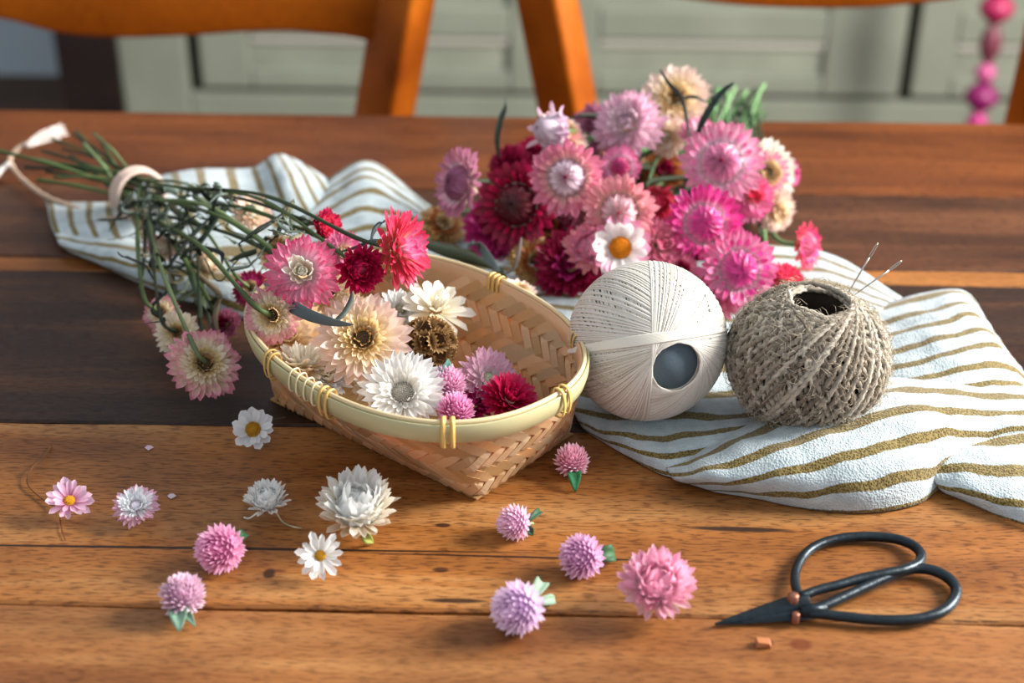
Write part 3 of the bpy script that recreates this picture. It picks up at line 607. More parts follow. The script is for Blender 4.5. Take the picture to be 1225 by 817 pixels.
def lathe(pr, n, cols, groove=0, tw=0):
    v = []; c = []; q = len(pr)
    for a in range(n):
        g = 1 - groove * (a % 2)
        for k, (r, z) in enumerate(pr):
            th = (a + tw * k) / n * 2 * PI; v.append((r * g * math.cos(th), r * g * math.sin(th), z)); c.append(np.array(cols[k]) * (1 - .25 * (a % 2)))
    f = [(a * q + k, ((a + 1) % n) * q + k, ((a + 1) % n) * q + k + 1, a * q + k + 1) for a in range(n) for k in range(q - 1)]; return v, f, c
def H3(*a): return tuple(a)
P_ = dict(  # base, middle, tip of a bract
    hot=('#fdeef5', '#ea4f9e', '#dc1c82'), hotpale=('#fff2f7', '#f2a0c6', '#e8468f'), pinkwhite=('#fffafb', '#f7bcd2', '#ee77a6'),
    rose=('#f0c8c4', '#e58aa0', '#dd6a92'), salmon=('#f5d2bc', '#f0a2a8', '#ea8c9c'), coral=('#efb894', '#e8516c', '#e42c5c'),
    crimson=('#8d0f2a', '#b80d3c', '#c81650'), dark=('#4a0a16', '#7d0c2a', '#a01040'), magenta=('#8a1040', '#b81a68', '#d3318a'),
    mauve=('#c8a0a2', '#c48299', '#b9668c'), lilac=('#faf2f4', '#efcbd9', '#e3a4c2'), lilacwhite=('#f3ece6', '#ecd4dc', '#e0bed0'),
    cream=('#e9cf9a', '#f0dfbc', '#f2e6d2'), creampink=('#ecca8a', '#f8e6cc', '#f6d2c8'), creammag=('#ead6a0', '#f2e2c4', '#da6a94'),
    straw=('#b9924a', '#e0c078', '#efd9a0'), t7=('#fff2f6', '#f9c4d6', '#f2a0c0'), t7o=('#f7ead8', '#fbe2e2', '#f6bfd0'), ivory=('#ecdfb8', '#f7f0dc', '#faf6ea'), white=('#eeece4', '#f3f3f0', '#f7f7f5'), tan=('#8a6a3a', '#b5894e', '#c99d62'), rust=('#6b3519', '#a35a2c', '#c4743e'),
    scale=('#9c7f52', '#cdb184', '#dac49a'), peach=('#e6bb72', '#f2d4a0', '#f5dfc4'), magwhite=('#fffaf2', '#f6b8d2', '#dd1466'), whitemag=('#fff5f8', '#f0a9cc', '#dd2f80'),
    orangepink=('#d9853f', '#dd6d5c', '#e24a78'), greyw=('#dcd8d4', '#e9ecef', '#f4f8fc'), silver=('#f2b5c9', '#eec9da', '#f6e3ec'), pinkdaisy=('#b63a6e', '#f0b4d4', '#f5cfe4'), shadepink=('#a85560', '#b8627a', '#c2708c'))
def ring(root, n, pal, L, r0, z0, el, curl, wr=.33, jit=.10, ph=None, cup=.5, sharp=1.0, name='petal', notch=0, arc=None):
    p0 = random.random() * 6 if ph is None else ph
    for k in range(n):
        az = p0 + k / n * 2 * PI + random.gauss(0, .35 / n)
        me = petal_mesh(P_[pal], wr, curl + random.choice([-.2, 0, .2]), cup, sharp, random.randrange(2), 6, .35, notch)
        put_petal(root, me, az, r0 * random.uniform(.94, 1.04), z0, math.radians(el + random.gauss(0, 5)), L * random.uniform(1 - jit, 1 + jit), random.gauss(0, .16), random.uniform(.85, 1.12), name)
def dome(root, R, Hh, pale, mid, tip, z=0, collar=True, n=28, mouth=None):
    e, m_, t = np.array(h(pale)), np.array(h(mid)), np.array(h(tip)); pr = []; cs = []
    K = 14
    for k in range(K + 1):
        a = k / K; th = a * PI / 2; r = R * math.cos(th) ** .75; zz = z + Hh * math.sin(th)
        if k == K: r = R * .02
        pr.append((r, zz)); c = e * (1 - a / .35) + m_ * (a / .35) if a < .35 else (m_ * (1 - (a - .35) / .6) + (m_ * .6 + e * .4) * ((a - .35) / .6) if a < .93 else t)
        cs.append(c)
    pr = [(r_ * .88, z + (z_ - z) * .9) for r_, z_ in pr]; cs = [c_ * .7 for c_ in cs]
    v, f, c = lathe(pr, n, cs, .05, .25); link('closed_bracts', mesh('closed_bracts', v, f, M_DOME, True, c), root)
    for rw, (nn_, rr0, LL, zz0) in enumerate(((15, 1.0, 1.42, 0), (12, .93, 1.46, .03))):
        for k in range(nn_):
            me = petal_mesh((pale, mid, tip), .40, 1.35 + .1 * (k % 2), -.35, .8, k % 2, 8, .85); put_petal(root, me, (k + .5 * rw) / nn_ * 2 * PI + random.gauss(0, .04), R * rr0, z + zz0 * R, math.radians(96), R * LL * (.55 + .45 * Hh / R) * random.uniform(.95, 1.03), random.gauss(0, .1), 1, 'inner_bract')
    disc(root, R * .14, mouth or tip, mouth or tip, z + R * .80, 24, 'dark_mouth', .6)
    for k in range(0): put_petal(root, petal_mesh((tip, tip, mid), .35, .2), k * 1.05, R * .04, z + Hh * .96, math.radians(60), R * .13, name='tip_bract')
    if collar:
        P = [(R * 1.06 * math.cos(a / 24 * 2 * PI), R * 1.06 * math.sin(a / 24 * 2 * PI), z + .0002 * (a % 2)) for a in range(24)]; v, f = tube_np(P, R * .035, 5, True)
        link('collar', mesh('collar', v, f, M_DOME, True, [h('#b9b3a4')] * len(v)), root)
def disc(root, R, c1, c2, z=0, n=90, name='floret_disc', hgt=.35):
    m = MB()
    v, f, c = lathe([(R, z - R * .2), (R * .95, z + R * .05), (R * .6, z + R * hgt), (0.0001, z + R * hgt * 1.1)], 14, [h(c2)] * 4); m.add(v, f, [tuple(x) for x in c])
    for k in range(n):
        r = R * math.sqrt((k + .5) / n) * .97; a = k * 2.39996; zz = z + R * hgt * (1 - (r / R) ** 2) + R * .04; s = R * .085; col = tuple(np.array(h(c1)) * random.uniform(.7, 1.15))
        x, y = r * math.cos(a), r * math.sin(a); m.add([(x - s, y, zz), (x, y - s, zz), (x + s, y, zz), (x, y + s, zz), (x, y, zz + s * 1.8)], [(0, 1, 4), (1, 2, 4), (2, 3, 4), (3, 0, 4)], col)
    o = m.build(name, M_DISC, root, False); return o
def place(name, pos, nrm, label, cat, group, spin=None):
    r = empty(name, pos, label, cat, group); r.rotation_mode = 'QUATERNION'
    q = frame_from(nrm).to_quaternion() @ Quaternion((0, 0, 1), random.random() * 6 if spin is None else spin); r.rotation_quaternion = q; return r
def stem(root, pts, r=.0009, c='#3f4a2a', name='stem', n=5):
    """pts in world space"""
    Mi = (Matrix.Translation(root.location) @ root.rotation_quaternion.to_matrix().to_4x4()).inverted()
    P = catmull([Mi @ Vector(p) for p in pts], n); k = len(P); rad = r * (1 + .15 * np.sin(np.arange(k) * 1.3)); v, f = tube_np(P, rad, 6)
    b_ = np.array(h(c)); col = [tuple(np.clip(b_ * (1 + .25 * math.sin(i // 6 * .7)), 0, 1)) for i in range(len(v))]
    return link(name, mesh(name, v, f, M_STEM, True, col), root)
def leaf(root, pts, wd, c='#3d4b33', name='dried_leaf', fold=.6):
    """long curled leaf, world points"""
    Mi = (Matrix.Translation(root.location) @ root.rotation_quaternion.to_matrix().to_4x4()).inverted() if root.rotation_mode == 'QUATERNION' else Matrix.Translation(root.location).inverted()
    P = catmull([Mi @ Vector(p) for p in pts], 5); n = len(P); v = []; c_ = []; b_ = np.array(h(c)); tw0 = random.random() * 6; tw = random.uniform(-3, 3)
    for i, p in enumerate(P):
        t = i / (n - 1); T = (P[min(i + 1, n - 1)] - P[max(0, i - 1)]).normalized(); a = T.orthogonal().normalized(); b2 = T.cross(a); an = tw0 + tw * t
        s = a * math.cos(an) + b2 * math.sin(an); q = T.cross(s); ww = wd * (math.sin(PI * (t * .93 + .07)) ** .7) * .5 + .00015
        for k in (-1, 0, 1): v.append(p + s * ww * k + q * (ww * fold * k * k)); c_.append(b_ * (1.0 + .25 * k))
    f = [(i * 3 + j, i * 3 + j + 1, i * 3 + j + 4, i * 3 + j + 3) for i in range(n - 1) for j in range(2)]
    o = link(name, mesh(name, v, f, M_LEAF, True, np.clip(c_, 0, 1)), root); so = o.modifiers.new('s', 'SOLIDIFY'); so.thickness = .0002; return o
def strawflower(px, py, Rpx, kind, pal, nrm, label, z=None, Y=None, group=None, pal2=None, dc=None, back='scale', cat='flower', name='strawflower', dr=.46, hi=.40):
    pos = at(px, py, z) if Y is None else aty(px, py, Y); R = Rpx * depth(pos) / F
    n = cdir(*nrm) if len(nrm) == 3 else Vector(nrm[:3]).normalized()
    root = place(name, pos, n, label, cat, group); pal2 = pal2 or pal
    if kind == 'open':       # spreading bracts round a closed dome
        r0 = R * dr
        ring(root, 16, back, R * .45, R * .2, -R * .22, -5, .5, .42)
        ring(root, 26, pal, R * .62, r0 * .85, -R * .10, 6, .25, .32); ring(root, 24, pal, R * .55, r0 * .92, -R * .05, 18, .25, .32); ring(root, 20, pal2, R * .36, r0 * 1.0, -R * .01, 34, .3, .40)
        dome(root, r0, R * hi, *(dc or ('#fbe6f0', '#ee6fae', '#7b1038')), z=0)
    elif kind == 'double':   # many rows curving in
        ring(root, 14, back, R * .4, R * .2, -R * .25, -10, .5, .45)
        ring(root, 28, pal, R * .80, R * .22, -R * .14, 0, .3, .24); ring(root, 28, pal, R * .76, R * .22, -R * .06, 12, .3, .24); ring(root, 26, pal, R * .70, R * .22, R * .0, 24, .3, .25); ring(root, 22, pal, R * .64, R * .2, R * .04, 36, .3, .28)
        ring(root, 16, pal2, R * .55, R * .15, R * .08, 52, .5, .33); ring(root, 12, pal2, R * .45, R * .09, R * .1, 68, .6, .38); ring(root, 7, pal2, R * .36, R * .03, R * .12, 80, .6, .4)
    elif kind == 'under':    # seen from its back: long bracts, short papery scales, dark calyx
        ring(root, 26, pal, R * .74, R * .26, -R * .2, -4, .35, .29); ring(root, 26, pal, R * .70, R * .26, -R * .14, 4, .35, .29); ring(root, 24, pal, R * .58, R * .26, -R * .08, 12, .3, .31); ring(root, 20, pal2, R * .44, R * .26, -R * .02, 22, .25, .33)
        ring(root, 20, pal2, R * .32, R * .25, R * .03, 34, .2, .36); ring(root, 18, 'straw', R * .26, R * .24, R * .06, 45, .3, .4); ring(root, 16, 'scale', R * .22, R * .20, R * .07, 55, .3, .45); ring(root, 12, 'tan', R * .18, R * .12, R * .08, 60, .3, .4)
        disc(root, R * .2, '#6e5c40', '#4a3c28', R * .05, 40, 'calyx', .4)
    elif kind == 'cup':      # half-open upright goblet
        ring(root, 16, back, R * .55, R * .18, -R * .35, 20, .4, .38); ring(root, 24, pal, R * .82, R * .26, -R * .3, 24, .35, .25); ring(root, 26, pal, R * .82, R * .26, -R * .26, 38, .4, .25); ring(root, 24, pal2, R * .84, R * .25, -R * .24, 50, .4, .25)
        ring(root, 22, pal2, R * .84, R * .30, -R * .24, 66, .8, .27); ring(root, 20, pal2, R * .62, R * .50, -R * .20, 74, .9, .33); dome(root, R * .50, R * .50, P_[pal2][1], P_[pal2][1], P_[pal2][2], z=-R * .12, collar=False, mouth=(dc[0] if dc else P_[pal2][2]))
    elif kind == 'bud':      # closed bud with a few outer bracts
        ring(root, 12, back, R * .6, R * .3, -R * .5, 60, -.3, .35); ring(root, 9, pal2, R * .75, R * .45, -R * .25, 45, -.4, .28)
        dome(root, R * .62, R * 1.0, *(dc or ('#c8a0b8', '#e6d0de', '#6b1838')), z=-R * .3, collar=False, n=20)
    elif kind == 'star':     # open centre with florets
        ring(root, 14, back, R * .45, R * .2, -R * .2, 0, .4, .4); ring(root, 28, pal, R * .72, R * .28, -R * .08, 4, .25, .24, cup=.6); ring(root, 28, pal, R * .68, R * .27, -R * .02, 15, .25, .24, cup=.6); ring(root, 26, pal2, R * .60, R * .26, R * .02, 28, .3, .25, cup=.6); ring(root, 22, pal2, R * .46, R * .26, R * .03, 42, .4, .27, cup=.6)
        ring(root, 18, pal2, R * .34, R * .24, R * .05, 55, .5, .28)
        disc(root, R * .24, *(dc or ('#b9b9a0', '#8e8e78')), z=R * .05, n=80, hgt=.5)
    elif kind == 'daisy':    # a few broad petals and a yellow eye
        nn = 11 if name == 'paper_daisy' else 13
        ring(root, nn, pal, R * .72, R * .28, 0, 8, .25, .55, .08, cup=.35, sharp=.6); ring(root, nn, pal2, R * .68, R * .26, R * .04, 18, .25, .5, .08, cup=.35, sharp=.7)
        disc(root, R * .36, *(dc or ('#d9a52a', '#9a6a14')), z=R * .1, n=90, hgt=.45)
    elif kind == 'spiky':    # small paper daisy with pointed petals
        ring(root, 13, pal, R * .80, R * .2, 0, 4, .2, .36, .14, sharp=.45); ring(root, 11, pal2, R * .66, R * .18, R * .06, 24, .2, .36, .14, sharp=.45)
        if dc: disc(root, R * .24, *dc, z=R * .1, n=50, hgt=.5)
        else: ring(root, 12, pal2, R * .5, R * .12, R * .1, 50, .4, .36, .2, sharp=.5); ring(root, 8, pal2, R * .4, R * .06, R * .12, 72, .4, .36, .2, sharp=.5)
    root['R'] = R; return root
def gomphrena(px, py, Rpx, c1, c2, nrm, label, leaves, z=None, Y=None, lc='#4d7a55', group='globe amaranth heads lying on the table'):
    pos = at(px, py, z if z is not None else 0) if Y is None else aty(px, py, Y)
    R = Rpx * depth(pos) / F
    if z is None and Y is None: pos = at(px, py, R * .92); 
    root = place('globe_amaranth', pos, cdir(*nrm), label, 'flower', group); a, b_ = np.array(h(c1)), np.array(h(c2)); m = MB()
    v, f, c = lathe([(R * .7 * math.sin(t * PI), R * .7 * math.cos(t * PI)) for t in [k / 8 for k in range(9)]], 16, [a * .75] * 9); m.add(v, f[::1], [tuple(x) for x in c])
    nb = 150
    for k in range(nb):
        zc = 1 - 1.82 * (k + .5) / nb; rr = math.sqrt(max(0, 1 - zc * zc)); az = k * 2.39996 + random.gauss(0, .05)
        d = Vector((rr * math.cos(az), rr * math.sin(az), zc)); up = Vector((0, 0, 1)); tn = (up - d * up.dot(d)); tn = tn.normalized() if tn.length > .05 else Vector((1, 0, 0)); sd = d.cross(tn)
        L = R * random.uniform(.36, .52); p = d * R * .68; ax_ = (d * .82 + tn * .6).normalized(); w_ = R * .105; nn = ax_.cross(sd).normalized()
        g = random.uniform(.85, 1.15); cb_, ct_ = tuple(np.clip(a * g, 0, 1)), tuple(np.clip(b_ * g, 0, 1))
        m.add([p - sd * w_, p + sd * w_, p + ax_ * L * .6 + sd * w_ * 1.05 + nn * w_ * .1, p + ax_ * L * .6 - sd * w_ * 1.05, p + ax_ * L * .6 + nn * w_ * -.7, p + ax_ * L * 1.05], [(0, 1, 4), (0, 4, 3), (1, 2, 4), (3, 4, 5), (4, 2, 5)], [cb_, cb_, ct_, ct_, ct_, tuple(np.clip(b_ * g * 1.25, 0, 1))])
    o = m.build('bracts', M_PETAL, root, False); o['kind'] = 'stuff'
    for (dx, dy, L, wd) in leaves:
        A = pos + cdir(*nrm) * (-R * .6); B = at(px + dx, py + dy, .0015); 
        if Y is not None or z is not None: B = pos + CR @ Vector((dx, -dy, 0)) * (depth(pos) / F)
        dd = (B - A); leafs(root, A + dd * .15, A + dd * 1.15, wd * depth(pos) / F, lc)
    m = MB(); Mi = Matrix.Identity(4); v, f = tube_np([(0, 0, -R * .6), (0, 0, -R * 1.15)], R * .09, 6); m.add(v, f, h('#7c8a5a')); m.build('stem', M_STEM, root)
    return root
def leafs(root, A, B, wd, c, bend=.25, name='leaf'):
    """small broad leaf from A to B, world space"""
    Mi = (Matrix.Translation(root.location) @ root.rotation_quaternion.to_matrix().to_4x4()).inverted(); D = B - A; L = D.length; T = D.normalized(); up = (cdir(0, .3, 1)); s = T.cross(up).normalized(); q = s.cross(T)
    v = []; c_ = []; b_ = np.array(h(c))
    for i in range(9):
        t = i / 8; ww = wd * .5 * (math.sin(PI * min(1, t * .9 + .1)) ** .8 if t < 1 else .02) + .0001; p = A + T * L * t + q * math.sin(t * PI) * L * bend
        for k in (-1, -.5, 0, .5, 1): v.append(Mi @ (p + s * ww * k + q * ww * (.45 * abs(k) + .12 * math.sin(t * 9 + k * 3)))); c_.append(b_ * (1.25 if k == 0 else 1 - .12 * abs(k)))
    f = [(i * 5 + j, i * 5 + j + 1, i * 5 + j + 6, i * 5 + j + 5) for i in range(8) for j in range(4)]
    o = link(name, mesh(name, v, f, M_LEAF, True, np.clip(c_, 0, 1)), root); so = o.modifiers.new('s', 'SOLIDIFY'); so.thickness = .00025; return o
# ---- loose heads on the table
GT = 'small dried flower heads scattered on the table'
f = strawflower(83, 600, 29, 'spiky', 'pinkdaisy', (.25, .55, .8), 'pale pink daisy head with yellow eye and a long brown curled stem', z=.008, group=GT, dc=('#f0c93a', '#c98c1a'), name='paper_daisy', pal2='pinkdaisy')
stem(f, [at(75, 606, .005), at(62, 604, .002), at(45, 592, .0015), at(33, 578, .002), (at(38, 560, .003)), at(52, 548, .002), at(61, 533, .001)], .0004, '#7a4a22')
stem(f, [at(72, 612, .004), at(72, 622, .001), at(74, 634, .001), at(78, 646, .0007)], .00025, '#6a3a1c')
f = strawflower(163, 606, 29, 'star', 'lilac', (.05, .6, .8), 'pale lilac paper daisy head with a closed white centre, beside the pink daisy', z=.008, group=GT, dc=('#f6eef6', '#dcd0dc'), back='lilac', name='paper_daisy', pal2='greyw')
f = strawflower(303, 514, 27, 'daisy', 'greyw', (0, .25, 1), 'white paper daisy with round petals and golden eye in the basket shadow', z=.009, group=GT, name='paper_daisy')
stem(f, [at(312, 506, .006), at(326, 502, .003), at(342, 499, .001)], .0002, '#8a7a5a')
f = strawflower(319, 597, 30, 'cup', 'white', (-.1, .75, .6), 'small bluish white everlasting head lying on its side, left of the large ivory one', z=.010, group=GT, name='paper_daisy', back='white')
stem(f, [at(330, 612, .006), at(338, 624, .002), at(350, 630, .001), at(361, 632, .001)], .0004, '#b9b08a')
stem(f, [at(310, 612, .003), at(298, 620, .001), at(292, 619, .001)], .0004, '#d8d5c4')
f = strawflower(427, 604, 54, 'cup', 'ivory', (.05, .72, .62), 'large ivory strawflower head with upright petals standing in front of the basket', z=.014, group='strawflower heads standing on the table', back='ivory', pal2='white', dc=('#8a5a24', '#5c3914'))
ring(f, 14, 'cream', f['R'] * .75, f['R'] * .2, -f['R'] * .38, 5, .5, .3)
leafs(f, at(432, 640, .004), at(447, 650, .001), .004, '#9aa04e')
f = strawflower(383, 665, 29, 'spiky', 'white', (.1, .3, 1), 'small white paper daisy with ragged petals and yellow eye, below the ivory flower', z=.009, group=GT, name='paper_daisy', dc=('#e0b02c', '#a87414'), pal2='white')
f = strawflower(787, 697, 49, 'cup', 't7', (.05, .6, .75), 'pink strawflower head with white-based petals standing left of the scissors', z=.014, group='strawflower heads standing on the table', pal2='t7', back='t7o', dc=('#8a2244', '#5a1030'))
ring(f, 20, 't7o', f['R'] * .74, f['R'] * .24, -f['R'] * .34, 0, .45, .27); ring(f, 18, 't7o', f['R'] * .78, f['R'] * .24, -f['R'] * .3, 14, .4, .27)
gomphrena(263, 657, 28, '#d67aac', '#f0aed0', (-.3, .1, .9), 'bright pink globe amaranth head with a green leaf at its right, left side of table', [(30, -14, 0, 13)])
gomphrena(218, 712, 26, '#dca4c8', '#f4cce0', (.1, .75, .6), 'pink globe amaranth head with a pale green leaf beneath it, lowest on the left', [(-3, 40, 0, 22), (14, 34, 0, 12)], lc='#8fb39a')
gomphrena(684, 551, 20, '#e390b0', '#f8c4d6', (-.15, .85, .5), 'pink globe amaranth head with a broad green leaf below it, next to the basket corner', [(4, 34, 0, 16)], lc='#2f7a4d')
gomphrena(616, 625, 21, '#d8a0c4', '#f4cee2', (-.9, .1, .4), 'pale pink globe amaranth head with dark curled leaf, in front of the basket corner', [(28, -10, 0, 8), (20, 14, 0, 9)], lc='#35583f')
gomphrena(696, 666, 26, '#c88cbc', '#ecbadc', (-.6, .1, .7), 'mauve globe amaranth head with one dark green leaf, left of the pink strawflower', [(36, -2, 0, 20)], lc='#3a6440')
gomphrena(620, 727, 31, '#c4a0ca', '#ecd0ea', (-.6, -.1, .75), 'lilac globe amaranth head with a grey-green calyx, nearest the front edge', [(26, -24, 0, 17), (40, -8, 0, 12)], lc='#9ebba0')
for (x, y, s, c, l) in ((178, 536, 6, '#e8c3d8', 'tiny pale pink petal fallen above the lilac daisy'), (205, 594, 6, '#ecdbe8', 'tiny pale petal fallen to the right of the lilac daisy')):
    p = at(x, y, .0006); r = s * depth(p) / F; v = [Vector((r * a, r * b_, cc_)) for a, b_, cc_ in ((-.9, .2, 0), (-.4, .6, .0006), (.4, .4, .001), (1, .1, .0003), (.1, -.9, .0001), (-.1, 0, .0009))]
    o = link('fallen_petal', mesh('fallen_petal', v, [(0, 5, 1), (1, 5, 2), (2, 5, 3), (3, 5, 4), (4, 5, 0)], M_PETAL, True, [h(c)] * 6)); o.location = p; tag(o, l, 'petal', 'fallen petals')
p = at(913, 769, .001); m = MB(); v = [(random.uniform(.7, 1.2) * .003 * x, random.uniform(.7, 1.2) * .002 * y, .0016 * random.uniform(.7, 1.2) * z) for x in (-1, 1) for y in (-1, 1) for z in (-.6, .8)]
m.add(v, [(0, 1, 3, 2), (4, 6, 7, 5), (0, 4, 5, 1), (2, 3, 7, 6), (0, 2, 6, 4), (1, 5, 7, 3)]); o = m.build('wood_crumb', flat('wood_chip', '#a5643a', .8), None, False); o.location = p; tag(o, 'tiny brown crumb on the front plank below the scissor tip', 'crumb')
# ---- heads in the basket
GB = 'dried flower heads in the bamboo basket'
strawflower(364, 436, 44, 'star', 'cream', (.1, .9, .3), 'papery cream strawflower head on its side against the left front rim inside the basket', z=.038, group=GB, pal2='ivory', dc=('#b0a080', '#7f7050'))
strawflower(434, 405, 60, 'under', 'creampink', (.1, .25, 1), 'largest cream and blush strawflower in the basket, brown hollow centre turned up', z=.052, group=GB, pal2='peach')
strawflower(478, 372, 30, 'star', 'white', (.3, .5, .8), 'white starry head half hidden behind the large blush strawflower in the basket', z=.040, group=GB, dc=('#c9c6b0', '#a09c84'))
strawflower(520, 372, 46, 'spiky', 'ivory', (.3, .6, .7), 'ivory strawflower with long pointed petals behind the brown seed pod in the basket', z=.042, group=GB, pal2='ivory', back='cream')
strawflower(482, 470, 54, 'star', 'white', (.05, .35, 1), 'large pure white strawflower with a grey-white eye at the front of the basket', z=.040, group=GB, dc=('#dcd8cc', '#9c9a90'), pal2='white')
strawflower(584, 455, 42, 'star', 'lilac', (.45, .35, .8), 'pink and white strawflower with pale greenish domed eye in the basket', z=.032, group=GB, pal2='lilac', dc=('#d6dcc4', '#b4bca0'))
strawflower(610, 478, 38, 'double', 'crimson', (.35, .6, .7), 'crimson strawflower head at the right of the heads in the basket', z=.034, group=GB, pal2='crimson')
strawflower(568, 484, 28, 'double', 'magenta', (-.1, .6, .7), 'dark pink strawflower head between the lilac-pink one and the front rim of the basket', z=.026, group=GB)
strawflower(412, 372, 30, 'double', 'peach', (0, .7, .7), 'small yellowish cream head behind the large blush strawflower, under the red bud', z=.046, group=GB, pal2='cream')
strawflower(395, 455, 26, 'double', 'greyw', (0, .6, .7), 'dry greyish white head wedged between the blush strawflower and the basket rim', z=.034, group=GB, pal2='ivory')
strawflower(445, 462, 26, 'double', 'ivory', (0, .6, .7), 'dry off-white head crushed beneath the blush strawflower in the basket', z=.028, group=GB, pal2='greyw')
strawflower(345, 405, 30, 'double', 'peach', (0, .6, .7), 'yellowish head low against the left end of the basket', z=.026, group=GB, pal2='cream')
gomphrena(536, 458, 21, '#dd92ba', '#f0bcd6', (.2, .6, .7), 'pale pink globe amaranth in the basket with a teal leaf, below the brown seed pod', [(0, -24, 0, 17), (-10, -16, 0, 12)], z=.040, lc='#7ab3a2', group=GB)
gomphrena(545, 491, 22, '#cf6fa6', '#eaa3cc', (.1, .6, .7), 'rosy globe amaranth in the basket against the front rim', [], z=.036, group=GB)
# brown papery seed pod
pos = at(513, 412, .040); R = 37 * depth(pos) / F; pod = place('starflower_seed_pod', pos, cdir(-.2, .3, 1), 'round brown papery seed pod of small ribbed cups in the middle of the basket', 'seed pod', GB)
m = MB(); v, f, c = lathe([(R * .62 * math.sin(t * PI), R * .62 * math.cos(t * PI)) for t in [k / 8 for k in range(9)]], 16, [h('#5a3d20')] * 9); m.add(v, f, [tuple(x) for x in c]); m.build('core', M_DISC, pod)
cv, cf, cc2 = [], [], []; nr = 36
for rr_, zz, ck in ((.06, .10, '#20150c'), (.16, 0, '#2a1c10'), (.2, .05, '#6d4a26'), (.62, .22, '#6f4a26'), (1.0, .46, '#c29a64')):
    for a in range(nr):
        g = 1 + (.24 if rr_ == 1 else .05) * (a % 2); cv.append((rr_ * g * math.cos(a / nr * 2 * PI), rr_ * g * math.sin(a / nr * 2 * PI), zz + .05 * (a % 2) * rr_)); cc2.append(np.array(h(ck)) * (1.15 if a % 2 else .6))
for k in range(4):
    for a in range(nr): cf.append((k * nr + a, k * nr + (a + 1) % nr, (k + 1) * nr + (a + 1) % nr, (k + 1) * nr + a))
cupm = mesh('seed_cup', cv, cf, M_LEAF, False, cc2)
for k in range(34):
    zc = 1 - 2 * (k + .5) / 34; r_ = math.sqrt(1 - zc * zc); a = k * 2.39996; d = Vector((r_ * math.cos(a), r_ * math.sin(a), zc))
    M = Matrix.Translation(d * R * .60) @ frame_from(d).to_4x4() @ Matrix.Rotation(random.random() * 3, 4, 'Z') @ Matrix.Diagonal((R * .36, R * .36, R * .5, 1)); link('seed_cup', cupm, pod, M)
